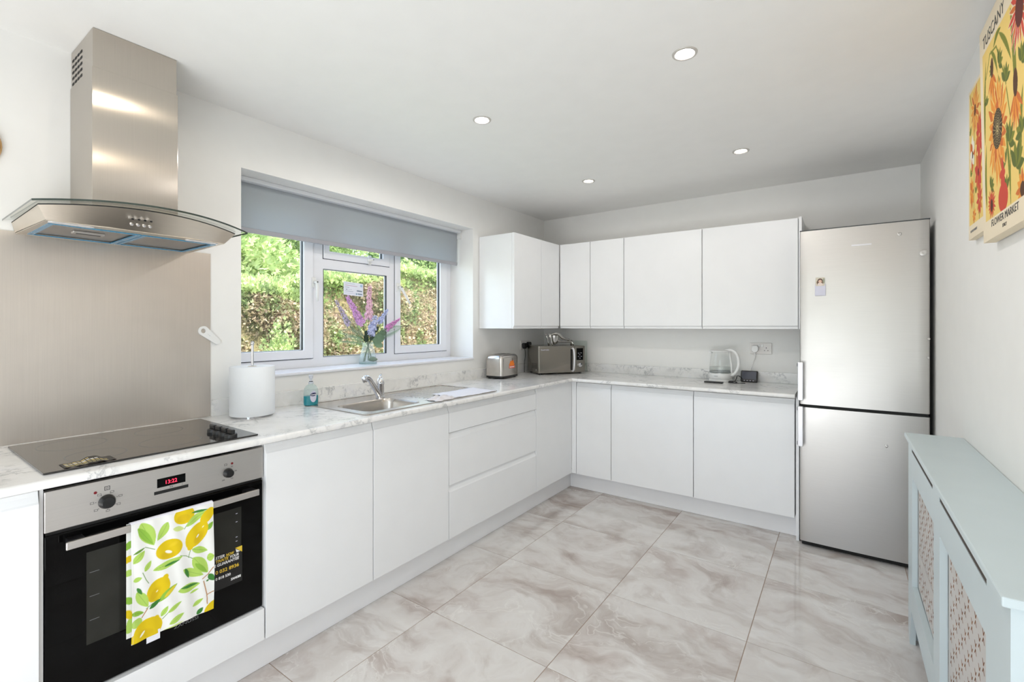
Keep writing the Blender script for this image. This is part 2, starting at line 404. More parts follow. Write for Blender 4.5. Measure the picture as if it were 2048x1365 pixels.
# painting on fine grids (flat print only)
class Paint:
    def __init__(s, w, h, base, res=.0014):
        s.nu = max(8, int(w/res)); s.nv = max(8, int(h/res)); s.w = w; s.h = h
        u, v = np.meshgrid(np.linspace(0,w,s.nu+1), np.linspace(0,h,s.nv+1)); s.u = u; s.v = v
        s.c = np.ones(u.shape+(3,))*np.array(lin(base))
    def put(s, mask, col, a=1.0):
        c = np.array(lin(col)); m = np.clip(mask,0,1)[...,None]*a; s.c = s.c*(1-m)+c*m
    def ell(s, x, y, a, b, rot=0, col=(0,0,0), soft=.0006, alpha=1.0, point=0.0):
        dx = s.u-x; dy = s.v-y; p = dx*math.cos(rot)+dy*math.sin(rot); q = -dx*math.sin(rot)+dy*math.cos(rot)
        if point: q = q*(1+point*(np.abs(p)/a)**3)
        d = 1-np.sqrt((p/a)**2+(q/b)**2); s.put(d*min(a,b)/soft, col, alpha)
    def leaf(s, x0, y0, x1, y1, w, col, vein=None, bend=0.0):
        L = math.hypot(x1-x0, y1-y0); r = math.atan2(y1-y0, x1-x0)
        p = ((s.u-x0)*math.cos(r)+(s.v-y0)*math.sin(r))/L; q = -(s.u-x0)*math.sin(r)+(s.v-y0)*math.cos(r)
        pc = np.clip(p, 0, 1); q = q-bend*np.sin(PI*pc); hw = w/2*np.sin(PI*pc**.85)**.8
        m = ((hw-np.abs(q))/.0006)*((p > 0) & (p < 1)); s.put(m, col)
        if vein: s.put(((.0006-np.abs(q))/.0004)*((p > .05) & (p < .9)), vein, .8)
    def line(s, pts, w, col):
        for (x0,y0), (x1,y1) in zip(pts, pts[1:]):
            L2 = (x1-x0)**2+(y1-y0)**2+1e-12; t = np.clip(((s.u-x0)*(x1-x0)+(s.v-y0)*(y1-y0))/L2, 0, 1)
            d = np.hypot(s.u-x0-t*(x1-x0), s.v-y0-t*(y1-y0)); s.put((w/2-d)/.0005, col)
    def rect(s, x0, x1, y0, y1, col): s.put(((s.u > x0) & (s.u < x1) & (s.v > y0) & (s.v < y1))*1.0, col)
    def mesh(s, name, fn, mat, parent):
        """fn maps (u,v) arrays to world xyz arrays"""
        X, Y, Z = fn(s.u, s.v); co = np.stack([X,Y,Z], -1).reshape(-1,3)
        nu, nv = s.nu+1, s.nv+1; i = np.arange((nu-1)*(nv-1)); r = i//(nu-1); c = i % (nu-1); a = r*nu+c
        F = np.stack([a, a+1, a+nu+1, a+nu], -1)
        me = bpy.data.meshes.new(name); me.from_pydata(co.tolist(), [], F.tolist()); 
        at = me.color_attributes.new('print', 'FLOAT_COLOR', 'POINT')
        rgba = np.concatenate([s.c.reshape(-1,3), np.ones((len(co),1))], 1).astype(np.float32); at.data.foreach_set('color', rgba.ravel())
        me.materials.append(M[mat])
        for p in me.polygons: p.use_smooth = True
        o = bpy.data.objects.new(name, me); link(o, parent); return o
def dup(root, loc=None, rotz=None, label=None, group=None):
    r = root.copy(); COL.objects.link(r)
    if loc is not None: r.location = loc
    if rotz is not None: r.rotation_euler.z = rotz
    if label: r['label'] = label
    if group: r['group'] = group
    for ch in list(root.children):
        c = ch.copy(); COL.objects.link(c); c.parent = r
        for g in ch.children:
            d = g.copy(); COL.objects.link(d); d.parent = c
    return r

# ================================================================ room shell (x: window wall -> right wall, y: back wall = 0, camera at -y)
RW, CH, YB = 2.7704, 2.348, -5.2
WY0, WY1, WZ0, WZ1 = -2.806, -1.0737, 1.0766, 2.0881
def struct(name, bm, mat, parent=None, **k):
    o = obj(name, bm, mat, parent, **k)
    if parent is None: o['kind'] = 'structure'
    return o
bm = bmesh.new()
ring_prism(bm, [(YB-.3,-.12),(.3,-.12),(.3,CH),(YB-.3,CH)], [rect(WY0,WY1,WZ0,WZ1)], 'x', -.30, 0)
struct('wall_left', bm, 'wall')
struct('wall_back', B(0, RW+.3, 0, .3, -.12, CH), 'wall')
struct('wall_right', B(RW, RW+.3, YB-.3, 0, -.12, CH), 'wall')
bm = bmesh.new(); ring_prism(bm, rect(0, RW, -.12, CH), [rect(1.38, 2.58, .97, 2.08)], 'y', YB-.3, YB)
struct('wall_rear', bm, 'wall')
bm = bmesh.new()
LIGHTS = [(.905,-2.083),(1.882,-2.083),(.905,-.888),(1.882,-.888),(.905,-3.278),(1.882,-3.278)]
ring_prism(bm, rect(-.3, RW+.3, YB-.3, .3), [circ(x, y, .036, 20)[::-1] for x, y in LIGHTS], 'z', CH, CH+.12)
struct('ceiling', bm, 'ceiling')
struct('trim_1', B(-.3, RW+.3, YB-.3, .3, CH+.12, CH+.2), 'render')
fl = struct('floor', B(-.3, RW+.3, YB-.3, .3, -.12, -.0018), 'grout')
# onyx look floor tiles, 600 mm square, each its own object
PX, PY, TP, GAP = .8205, -.508, .609, .0028
full = None
for i in range(-1, 4):
    for j in range(0, 9):
        x0, x1 = PX+i*TP+GAP/2, PX+(i+1)*TP-GAP/2
        y1, y0 = PY-(j-1)*TP-GAP/2, PY-j*TP+GAP/2
        cx, cy = (x0+x1)/2, (y0+y1)/2
        X0, X1, Y0, Y1 = max(x0, .50), min(x1, RW-.002), max(y0, YB+.002), min(y1, -.04 if cx > 2.1 else -.43)
        if X1-X0 < .01 or Y1-Y0 < .01: continue
        whole = abs((X1-X0)-(x1-x0)) < 1e-6 and abs((Y1-Y0)-(y1-y0)) < 1e-6
        if whole and full is not None: me = full
        else:
            b = bmesh.new(); box(b, X0-cx, X1-cx, Y0-cy, Y1-cy, -.008, 0)
            bmesh.ops.bevel(b, geom=[e for e in b.edges if all(v.co.z > -.001 for v in e.verts)], offset=.0008, segments=1, affect='EDGES')
            bmesh.ops.recalc_face_normals(b, faces=b.faces[:])
            me = bpy.data.meshes.new('tile'); b.to_mesh(me); b.free(); me.materials.append(M['tile'])
            if whole: full = me
        o = bpy.data.objects.new('tile', me); COL.objects.link(o); o.parent = fl; o.location = (cx, cy, 0)
# guessed rear window behind the camera, opened there for fill light
dr = group_root('window_2')
for k in range(2):
    a = 1.38+k*.60; bm = bmesh.new(); ring_prism(bm, rect(a, a+.60, .97, 2.08), [rect(a+.05, a+.55, 1.02, 2.03)], 'y', -5.33, -5.27)
    obj('window_frame', bm, 'upvc', dr); obj('pane', B(a+.05, a+.55, -5.302, -5.298, 1.02, 2.03), 'pane', dr)
struct('baseboard_right', B(RW-.015, RW, YB, -2.80, 0, .10), 'plinth', bevel=.003)

# ---- window
wi = group_root('window_1')
FX0, FX1 = -.262, -.235
bm = bmesh.new()
ap = [rect(-2.765,-2.296,1.128,2.045), rect(-2.2176,-1.7296,1.134,1.675), rect(-2.2176,-1.7150,1.742,2.045), rect(-1.652,-1.132,1.128,2.045)]
ring_prism(bm, rect(WY0,WY1,WZ0,WZ1), ap, 'x', FX0, FX1)
obj('window_frame', bm, 'upvc', wi, bevel=.004)
def sash(y0, y1, z0, z1, g, proud=True):
    gy0, gy1, gz0, gz1 = g
    if proud:
        bm = bmesh.new(); ring_prism(bm, rect(y0,y1,z0,z1), [rect(gy0,gy1,gz0,gz1)], 'x', -.262, -.224)
        s = obj('sash', bm, 'upvc', wi, bevel=.005, seg=3)
        bm = bmesh.new(); ring_prism(bm, rect(y0-.003,y1+.003,z0-.003,z1+.003), [rect(y0+.004,y1-.004,z0+.004,z1-.004)], 'x', -.238, -.2335); obj('seal', bm, 'gasket', s)
    bm = bmesh.new(); ring_prism(bm, rect(gy0,gy1,gz0,gz1), [rect(gy0+.0025,gy1-.0025,gz0+.0015,gz1-.0015)], 'x', -.252, -.236); obj('gasket', bm, 'gasket', wi)
    bm = bmesh.new(); ring_prism(bm, rect(gy0,gy1,gz0,gz1), [rect(gy0+.004,gy1-.004,gz0+.003,gz1-.003)], 'x', -.2615, -.2560); obj('bead', bm, 'upvc', wi)
    obj('pane', B(-.2555, -.2525, gy0, gy1, gz0, gz1), 'pane', wi)
sash(-2.772,-2.289,1.131,2.05,(-2.715,-2.350,1.181,2.0))
sash(0,0,0,0,(-2.2176,-1.7296,1.134,1.675), False)
sash(-2.2196,-1.7096,1.739,2.05,(-2.180,-1.768,1.787,2.0))
sash(-1.660,-1.128,1.128,2.05,(-1.611,-1.205,1.181,2.0))
def win_handle(y, z, dy, dz, dx):
    h = obj('handle_base', B(-.226, -.214, y-.013, y+.013, z-.030, z+.030), 'white_plastic', wi, bevel=.004)
    bm = bmesh.new(); tube(bm, [(-.214,y,z),(-.19,y,z),(-.182,y+dy*.25,z+dz*.25),(-.182+dx*.6,y+dy*.7,z+dz*.7),(-.182+dx,y+dy,z+dz)], [.009,.009,.009,.008,.006], 10)
    obj('handle_lever', bm, 'white_plastic', h, smooth=True)
    bm = bmesh.new(); tube(bm, [(-.190,y,z-.0),(-.178,y,z-.0)], .0035, 8); obj('handle_lock', bm, 'gasket', h)
win_handle(-2.290, 1.586, 0.0, -.115, 0)
win_handle(-1.640, 1.600, .062, -.115, .018)
win_handle(-1.885, 1.765, -.045, -.010, 0)
obj('sill_board', B(-.235, .012, WY0+.001, WY1-.001, WZ0-.012, WZ0+.0015), 'sill', wi, bevel=.003)
# sale notice stuck to the centre pane
nt = Paint(.150, .086, (236,242,250), .0011)
for k, (x0, w, c) in enumerate(((.012,.075,(176,190,208)),(.012,.092,(200,170,190)),(.012,.03,(120,134,150)),(.012,.05,(190,200,214)),(.012,.06,(170,184,200)),(.012,.085,(196,206,220)))):
    nt.rect(x0, x0+w, .074-k*.0125, .0765-k*.0125, c)
nt.ell(.135,.070,.009,.009,0,(170,200,230)); nt.rect(.10,.142,.030,.038,(122,138,156)); nt.rect(.108,.142,.010,.018,(130,150,170)); nt.ell(.098,.013,.006,.006,0,(130,170,190)); nt.ell(.022,.036,.006,.003,0,(130,140,160))
no = nt.mesh('notice', lambda u, v: (np.full_like(u,-.2518), -2.063+u, 1.527+v-.05*(u)), 'photo', None)
tag(no, 'small white printed notice stuck on the middle window pane above the flowers', 'notice')

# ---- roller blind
rb = wthing('roller_blind', 'grey roller blind half lowered inside the window recess', 'blind', (-.15,-1.947,2.08))
obj('blind_rail', B(-.185, -.115, -2.803, -1.083, 2.066, 2.0881), 'blind_rail', rb, bevel=.004)
bm = bmesh.new(); tube(bm, [(-.172,-2.80,2.052),(-.172,-1.09,2.052)], .015, 16); obj('roller_tube', bm, 'blind_rail', rb, smooth='auto')
obj('fabric', B(-.1513, -.1500, -2.797, -1.096, 1.832, 2.066), 'blind', rb)
obj('bottom_bar', B(-.156, -.1455, -2.798, -1.094, 1.808, 1.833), 'blind_bar', rb, bevel=.003)
obj('end_bracket', B(-.178, -.122, -1.088, -1.076, 2.02, 2.086), 'white_plastic', rb)

# ================================================================ fitted units
def jdoor(name, w, z0, z1, parent, x0, y0, lip='top', mat='white_gloss', M4=None):
    """handleless lacquered front in local axes: width along +x, face at -y"""
    H = .034
    if lip == 'top': pr = [(y0, z0), (y0, z1-H), (y0+.0035, z1-H+.005), (y0+.010, z1-.012), (y0+.012, z1), (y0+.021, z1), (y0+.021, z0)]
    elif lip == 'bottom': pr = [(y0+.010, z0), (y0+.009, z0+.014), (y0+.0035, z0+.019), (y0, z0+.023), (y0, z1), (y0+.021, z1), (y0+.021, z0)]
    else: pr = [(y0, z0), (y0, z1), (y0+.021, z1), (y0+.021, z0)]
    bm = bmesh.new(); prism(bm, pr, 'x', x0, x0+w)
    return obj(name, bm, mat, parent, bevel=.0012, seg=2)
def carcass(parent, w, d, z0, z1, back=True, top=False):
    bm = bmesh.new(); t = .018
    box(bm, 0.0005, t, -d, -.003, z0, z1); box(bm, w-t, w-.0005, -d, -.003, z0, z1); box(bm, t, w-t, -d, -.003, z0, z0+t); box(bm, t, w-t, -.012, -.003, z0+t, z1)
    if top: box(bm, t, w-t, -d, -.012, z1-t, z1)
    return obj('carcass', bm, 'carcass', parent)
DL, DB = .5819, .5293       # distance of the fronts from the wall, left run / back run
G = .0022
def left_unit(name, label, y0, y1):
    u = thing(name, label, 'cabinet', (0, y0, 0), PI/2, 'white handleless base cabinets'); carcass(u, y1-y0, DL-.024, .137, .884); return u
u = left_unit('base_cabinet', 'white handleless base cabinet left of the oven at the photo edge', -4.186, -3.5932)
jdoor('door', .5928-2*G, .137, .872, u, G, -DL)
u = left_unit('base_cabinet', 'white handleless base cabinet immediately right of the oven', -2.9855, -2.4869)
jdoor('door', .4986-2*G, .137, .872, u, G, -DL)
u = left_unit('base_cabinet', 'white handleless base cabinet under the sink, left of the drawers', -2.4869, -1.9735)
jdoor('door', .5134-2*G, .137, .872, u, G, -DL)
u = left_unit('drawer_cabinet', 'wide white cabinet of three handleless drawers under the draining board', -1.9735, -1.0671); u['category'] = 'drawers'
for z0, z1 in ((.137,.4305),(.4355,.724),(.729,.872)): jdoor('drawer', .9064-2*G, z0, z1, u, G, -DL)
# corner: blank panel of the left run, post, then the back run
bp = tag(obj('blanking_board', B(DL-.021, DL, -1.0671+G, -DB, .137, .880), 'white_gloss', bevel=.0012), 'plain white blanking board between the drawers and the inner corner', 'board')
tag(obj('corner_post', B(DL, .6205, -DB, -DB+.02, .137, .880), 'white_gloss', bevel=.0012), 'narrow white upright filler strip in the inner corner of the base units', 'filler')
def back_unit(name, label, x0, x1):
    u = thing(name, label, 'cabinet', (x0, 0, 0), 0, 'white handleless base cabinets'); carcass(u, x1-x0, DB-.024, .137, .884); jdoor('door', x1-x0-2*G, .137, .872, u, G, -DB); return u
back_unit('base_cabinet', 'narrow white base cabinet on the back wall beside the corner', .6219, .9199)
back_unit('base_cabinet', 'white base cabinet in the middle of the back wall run', .9199, 1.5264)
back_unit('base_cabinet', 'white base cabinet on the back wall next to the fridge', 1.5264, 2.1283)
tag(obj('end_panel', B(2.1335, 2.1505, -.528, -.022, 0, .884), 'white_gloss', bevel=.0012), 'thin white end panel between base units and fridge', 'panel')
for nm, b, lb in (('plinth', B(.512, .5303, -4.18, -.4563, .001, .136), 'long white plinth under the window wall base units'),
                  ('plinth', B(.5303, 2.1335, -.4563, -.438, .001, .136), 'white plinth under the back wall base units')):
    tag(obj(nm, b, 'plinth', bevel=.001), lb, 'plinth')
# wall cabinets
UZ0, UZ1 = 1.3041, 2.0343
def wall_unit(label, loc, rot, w, d, ends=()):
    u = thing('wall_cabinet', label, 'cabinet', (*loc, 0), rot, 'white handleless wall cabinets'); 
    bm = bmesh.new(); box(bm, .0005, w-.0005, -(d-.0225), -.003, UZ0+.001, UZ1-.001); obj('carcass', bm, 'white_gloss', u, bevel=.001); return u
UD, UB = .3436, .3087
u = wall_unit('white wall cabinet on the window wall with its bright side towards the window', (0,-1.0006), PI/2, .691, UD)
jdoor('door', .3929-2*G-.0, UZ0, UZ1, u, G-.0015, -UD, 'bottom'); jdoor('door', .298-G, UZ0, UZ1, u, .3929+G*.5, -UD, 'bottom')
def bwall(label, x0, x1):
    u = wall_unit(label, (x0, 0), 0, x1-x0, UB); jdoor('door', x1-x0-2*G, UZ0, UZ1, u, G, -UB, 'bottom')
bwall('narrow white wall cabinet nearest the corner on the back wall', .3475, .6377)
bwall('narrow white wall cabinet, second from the corner on the back wall', .6377, .9343)
bwall('wide white wall cabinet above the plain stretch of back worktop', .9343, 1.5316)
bwall('wide white wall cabinet above the kettle, beside the fridge', 1.5316, 2.1318)
tag(obj('end_panel', B(2.1352, 2.1532, -.330, -.003, UZ0, 2.0375), 'white_gloss', bevel=.001), 'white end panel of the wall cabinets rising beside the fridge top', 'panel')

# ---- worktop (one continuous L) with hob and sink cut-outs
WT0, WT1, WX, WB = .885, .910, .6275, .6071
wt = bmesh.new()
hob = rect(.085,.545,-3.56,-3.03); bowl = rect(.235,.525,-2.475,-2.105)
ring_prism(wt, [(.0,-4.18),(WX-.012,-4.18),(WX-.012,-WB+.012),(2.1335,-WB+.012),(2.1335,0),(0,0)], [hob, bowl], 'z', WT0, WT1)
nose = [(0,0),(0,.025),(.005,.0248),(.009,.0225),(.0115,.018),(.012,.0125),(.0115,.007),(.009,.0025),(.005,.0002)]
prism(wt, [(WX-.012+a, WT0+b) for a, b in nose], 'y', -4.18, -WB)
# back-run nosing faces -y
prism(wt, [(-WB+.012-a, WT0+b) for a, b in nose][::-1], 'x', WX-.012, 2.1335)
wo_ = obj('worktop', wt, 'worktop', smooth=False); tag(wo_, 'L-shaped white marble-effect worktop running round the corner', 'worktop')
for p in wo_.data.polygons:
    if abs(p.normal.z) < .98: p.use_smooth = True
wo_.data.set_sharp_from_angle(angle=math.radians(40))
tag(obj('upstand', B(0.0005, .0165, -2.9405, -.001, .9103, .984), 'worktop', bevel=.0012), 'marble-effect upstand below the window', 'upstand')
tag(obj('upstand', B(.0175, 2.132, -.0165, -.0005, .9103, .986), 'worktop', bevel=.0012), 'marble-effect upstand along the back wall behind the kettle', 'upstand')
tag(obj('sealant_bead', B(.0168, .0205, -2.94, -.02, .9103, .9135), 'white_plastic'), 'thin white sealant line where worktop meets the window-wall upstand', 'sealant')

# ---- splashback
tag(obj('splashback', B(.0005, .0045, -3.640, -2.9414, .9105, 1.6535), 'steel_splash'), 'large smudged stainless steel splashback behind the hob', 'splashback')
# ---- bottle opener magnet
bo = wthing('bottle_opener', 'white magnetic bottle opener at the right edge of the steel splashback', 'bottle opener', (.008,-2.953,1.282))
a0 = Vector((-2.972,1.3015)); a1 = Vector((-2.916,1.2525)); d = (a1-a0).normalized(); n = Vector((-d.y,d.x))
def cap_outline(p0, r0, p1, r1, k=14):
    ang = math.atan2(d.y, d.x); pts = []
    for i in range(k+1): a = ang+PI/2+PI*i/k; pts.append((p0.x+r0*math.cos(a), p0.y+r0*math.sin(a)))
    for i in range(k+1): a = ang-PI/2+PI*i/k; pts.append((p1.x+r1*math.cos(a), p1.y+r1*math.sin(a)))
    return pts
bm = bmesh.new(); hole = [(a0.x-.001+.0085*math.cos(t)*(1.15), a0.y+.0105*math.sin(t)) for t in [2*PI*i/16 for i in range(16)]]
ring_prism(bm, cap_outline(a0, .0215, a1, .0135), [hole], 'x', .0052, .0118); obj('body', bm, 'white_plastic', bo, bevel=.0012)
text('lettering', 'CHEERS'[0:0] or '- - ---', .007, 'ink', bo, basis((.0119, -2.957, 1.286), (0,d.x,d.y), (0,n.x,n.y)))
tag(obj('wicker_disc', lathe(bmesh.new(), [(0,.0)]+[(r, .006+.005*math.cos(k*PI)) for k, r in enumerate(np.linspace(.006,.084,27))]+[(.086,.003),(.086,0),(0.001,-.0)], 40, Matrix.Translation((.003,-3.676,1.938)) @ Matrix.Rotation(PI/2,4,'Y'), cap=False), 'wicker', smooth=True), 'edge of a round woven wicker hanging on the wall left of the hood', 'wall hanging')

# ================================================================ hob
hb = wthing('hob', 'black glass ceramic hob with four black knobs set in the worktop', 'hob', (.3135,-3.294,.91))
bm = bmesh.new(); prism(bm, rrect(.060,.567,-3.585,-3.003,.006,3), 'z', .9102, .9158); g = obj('glass_plate', bm, 'hob_glass', hb, bevel=.0015)
obj('hob_body', B(.095,.535,-3.55,-3.04,.875,.9098), 'black_matte', hb)
for x, y, r in ((.20,-3.45,.09),(.43,-3.44,.075),(.20,-3.20,.075),(.42,-3.235,.09)):
    bm = bmesh.new(); ring_prism(bm, circ(x,y,r,40), [circ(x,y,r-.0012,40)], 'z', .9158, .91595); obj('zone_ring', bm, 'grey_plastic', hb)
for k, x in enumerate((.392,.440,.489,.538)):
    bm = bmesh.new(); T = Matrix.Translation((x,-3.088,.9159)); lathe(bm, [(.0205,0),(.0205,.010),(.0185,.013),(.0,.013)], 24, T, cap=False)
    o = obj('hob_knob', bm, 'black_plastic', hb, smooth='auto')
    bm = bmesh.new(); box(bm, x-.019, x+.019, -3.0945, -3.0815, .9285, .945); obj('knob_grip', bm, 'black_plastic', o, bevel=.003)
# peeling advice label on the hob
st = wthing('hob_label', 'crumpled black and gold guarantee label on the hob front-left corner', 'label', (.47,-3.47,.916))
pt = Paint(.118, .066, (20,19,18), .001)
for row, (c, n_) in enumerate((((232,206,120),3),((240,240,236),4),((214,190,110),5),((170,160,110),5))):
    for k in range(n_*2): pt.rect(.008+k*.0095, .0155+k*.0095, .050-row*.0135+.002*(k%2), .058-row*.0135, c)
pt.mesh('label_sheet', lambda u, v: (.556-v*.95-.0*u, -3.540+u, .9166+.008*np.exp(-((u-.072)/.022)**2)*(.35+v/.07)+.0008*np.sin(u*240)), 'photo', st)

# ================================================================ oven
ov = wthing('oven', 'built-in electric oven with steel control panel and black glass door', 'oven', (.3,-3.286,.26))
OX = .567; OY0, OY1 = -3.5837, -2.9885
obj('oven_case', B(.06, .545, OY0+.025, OY1-.025, .27, .862), 'black_matte', ov)
obj('control_panel', B(.545, OX+.003, OY0, OY1, .749, .8635), 'steel_oven', ov, bevel=.002)
dpn = obj('oven_door', B(.545, OX, OY0+.001, OY1-.001, .262, .7385), 'oven_glass', ov, bevel=.002)
obj('door_window', B(OX-.001, OX+.0006, -3.495, -3.066, .392, .662), 'oven_inner', dpn, bevel=.0)
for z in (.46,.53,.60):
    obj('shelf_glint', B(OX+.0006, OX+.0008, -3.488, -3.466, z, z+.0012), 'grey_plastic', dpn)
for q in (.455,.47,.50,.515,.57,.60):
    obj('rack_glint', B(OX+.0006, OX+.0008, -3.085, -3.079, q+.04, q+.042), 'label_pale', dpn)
obj('vent_gap', B(.548, OX-.006, OY0+.004, OY1-.004, .7385, .749), 'black_matte', ov)
hd = obj('door_handle', B(OX+.037, OX+.045, -3.547, -3.022, .6995, .7215), 'steel_oven', ov, bevel=.002)
for y in (-3.540, -3.064): obj('handle_mount', B(OX, OX+.037, y, y+.035, .702, .722), 'black_plastic', hd, bevel=.002)
def dial(y, z, marks):
    T = Matrix.Translation((OX+.003, y, z)) @ Matrix.Rotation(PI/2, 4, 'Y')
    bm = bmesh.new(); lathe(bm, [(.0205,0),(.0205,.004),(.018,.010),(.0165,.019),(.0145,.021),(0,.021)], 28, T, cap=False)
    o = obj('dial', bm, 'black_plastic', ov, smooth='auto')
    for k in range(marks):
        a = 2*PI*k/marks+.3; yy, zz = y+.034*math.cos(a), z+.028*math.sin(a)
        bm = bmesh.new(); ring_prism(bm, rect(yy-.0045,yy+.0045,zz-.003,zz+.003), [rect(yy-.0037,yy+.0037,zz-.0022,zz+.0022)], 'x', OX+.003, OX+.0034); obj('symbol', bm, 'ink', ov)
        yy, zz = y+.0255*math.cos(a), z+.0245*math.sin(a); obj('tick', B(OX+.003, OX+.0034, yy-.0009, yy+.0009, zz-.0009, zz+.0009), 'ink', ov)
dial(-3.4495, .7985, 7)
def tick_dial(y, z):
    T = Matrix.Translation((OX+.003, y, z)) @ Matrix.Rotation(PI/2, 4, 'Y')
    bm = bmesh.new(); lathe(bm, [(.0165,0),(.0165,.004),(.015,.010),(.0135,.018),(.012,.020),(0,.020)], 28, T, cap=False); obj('dial', bm, 'black_plastic', ov, smooth='auto')
    for s_, dy, dz in (('50',.014,.018),('100',.024,-.001),('150',.012,-.025),('200',-.016,-.025),('-',-.028,-.001),):
        text('lettering', s_, .0065, 'ink', ov, basis((OX+.0031, y+dy-.004, z+dz), (0,1,0), (0,0,1)))
    bm = bmesh.new(); ring_prism(bm, rect(y-.012,y-.003,z+.027,z+.034), [rect(y-.011,y-.004,z+.028,z+.033)], 'x', OX+.003, OX+.0034); obj('symbol', bm, 'ink', ov)
tick_dial(-3.1125, .7975)
for y, z in ((-3.4755,.8315),(-3.0985,.8280)):
    bm = bmesh.new(); lathe(bm, [(.0042,0),(.0036,.001),(0,.0012)], 14, Matrix.Translation((OX+.003,y,z)) @ Matrix.Rotation(PI/2,4,'Y'), cap=False); obj('indicator_lamp', bm, 'red_lamp', ov)
bm = bmesh.new(); ring_prism(bm, rect(-3.455,-3.442,.832,.844), [rect(-3.4535,-3.4435,.8335,.8425)], 'x', OX+.003, OX+.0034); obj('symbol', bm, 'ink', ov)
bm = bmesh.new(); ring_prism(bm, circ(-3.4485,.838,.003,12), [circ(-3.4485,.838,.002,12)], 'x', OX+.003, OX+.0034); obj('symbol', bm, 'ink', ov)
dsp = obj('clock_display', B(OX+.002, OX+.0036, -3.3240, -3.2450, .8020, .8305), 'oven_glass', ov)
text('clock_digits', '13:22', .0175, 'red_led', dsp, basis((OX+.0037, -3.3035, .8095), (0,1,0), (0,0,1)), sx=.9)
obj('touch_strip', B(OX+.002, OX+.0036, -3.332, -3.2365, .7815, .7915), 'black_plastic', ov)
for s_, y in (('-',-3.316),('+',-3.256)): text('lettering', s_, .007, 'ink', ov, basis((OX+.0031, y, .7940), (0,1,0), (0,0,1)))
bm = bmesh.new(); ring_prism(bm, rect(-3.289,-3.281,.7945,.7985), [rect(-3.288,-3.282,.7953,.7977)], 'x', OX+.003, OX+.0034); obj('symbol', bm, 'ink', ov)
text('brand_lettering', 'ZANUSSI', .0135, 'grey_plastic', dpn, basis((OX+.0003, -3.277, .3235), (0,1,0), (0,0,1)), sx=1.35)
sk = obj('guarantee_sticker', B(OX+.0006, OX+.0009, -3.1700, -3.0630, .3900, .5150), 'ink_black', dpn)
XS = OX+.0010
def stext(s_, y0, y1, z, h, mat, sh=.15, b=.0003):
    o = text('lettering', s_, h*1.4, mat, sk, Matrix.Identity(4), shear=sh, bold=b)
    xs = [v.co.x for v in o.data.vertices]; k = (y1-y0)/(max(xs)-min(xs))
    o.data.transform(basis((XS, y0, z), (0,1,0), (0,0,1)) @ Matrix.Diagonal((k,1,1,1)) @ Matrix.Translation((-min(xs),0,0)))
stext('STER', -3.1523, -3.1219, .5000, .0100, 'ink_white'); stext('NOW', -3.1175, -3.0905, .4990, .0100, 'ink_yellow')
stext('TIVATE', -3.1515, -3.1095, .4872, .0100, 'ink_yellow'); stext('YOUR', -3.1055, -3.0742, .4872, .0100, 'ink_white')
stext('GUARANTEE', -3.1470, -3.0736, .4740, .0100, 'ink_white'); stext('E', -3.1560, -3.1500, .4740, .0100, 'ink_white')
stext('0 032 8936', -3.1523, -3.0742, .4482, .0122, 'ink_yellow', 0); stext('0 818 530', -3.1523, -3.1023, .4268, .0092, 'ink_white', 0, .0004)
stext('ZANUSSI', -3.1023, -3.0678, .4068, .0075, 'ink_white', 0, .0006)
bm = bmesh.new(); prism(bm, [(-3.0874,.5179),(-3.0640,.5190),(-3.0640,.4965)], 'x', XS, XS+.002); obj('sticker_corner', bm, 'ink_yellow', sk)
bm = bmesh.new(); prism(bm, [(-3.0860,.5140),(-3.0830,.5010),(-3.0700,.5010)], 'x', XS, XS+.0012); obj('sticker_fold', bm, 'ink_white', sk)
# white filler and housing round the oven
tag(obj('oven_filler', B(.556, DL, -3.584, -2.989, .137, .256), 'white_gloss', bevel=.0015), 'white filler panel below the oven door', 'panel')
tag(obj('side_board', B(.30, .565, -3.5925, -3.5848, .137, .884), 'carcass'), 'white upright board edge immediately left of the oven', 'board')

# ---- lemon tea towel over the oven handle
tw = wthing('tea_towel', 'white tea towel printed with lemons, folded over the oven handle', 'towel', (.61,-3.285,.71))
TWW, TWH = .226, .362
P = Paint(TWW, TWH, (240,240,236), .0011)
def q(X, Y):  # print positions in towel-width units
    u = (X-225)/670; v = 1-(Y-(300-175*u))/(990-100*u); return u*TWW, v*TWH
def PE(X, Y, a, b, rot, col, **k): x, y = q(X, Y); P.ell(x, y, a*TWW/670, b*TWW/670, -rot, col, **k)
def PL(X0, Y0, X1, Y1, w, col, vein=None, bend=0): a, b = q(X0,Y0); c, d_ = q(X1,Y1); P.leaf(a, b, c, d_, w*TWW/670, col, vein, bend*TWW/670)
def PS(pts, w, col): P.line([q(*p) for p in pts], w*TWW/670, col)
Y1c, Y2c = (226,196,8), (208,170,10); g1, g2, g3, g4 = (178,212,98), (142,188,66), (104,148,56), (62,128,50)
for s_ in ([(330,490),(400,510)],[(600,570),(650,575),(710,600)],[(640,350),(690,260)],[(690,520),(670,590)],[(305,700),(330,760),(350,790)],[(330,1000),(380,960)],[(460,1095),(520,1020)]): PS(s_, 7, g3)
for s_ in ([(885,670),(840,730),(790,770)],[(340,1000),(300,1070)],[(800,790),(830,900),(835,975)],[(830,900),(890,870)]): PS(s_, 11, (188,142,96))
PL(300,290,395,475,120,g1,g3); PL(275,330,390,470,60,g2,g3); PL(505,285,420,440,75,g1,g3,8)
PE(640,235,88,82,0,Y1c); PE(632,260,60,45,0,Y2c,alpha=.5,soft=.004)
PL(655,330,850,190,70,g1,g4,14); PL(700,215,850,180,26,g4); PL(545,345,640,345,50,(206,222,140))
PL(830,360,890,285,52,g2,g4)
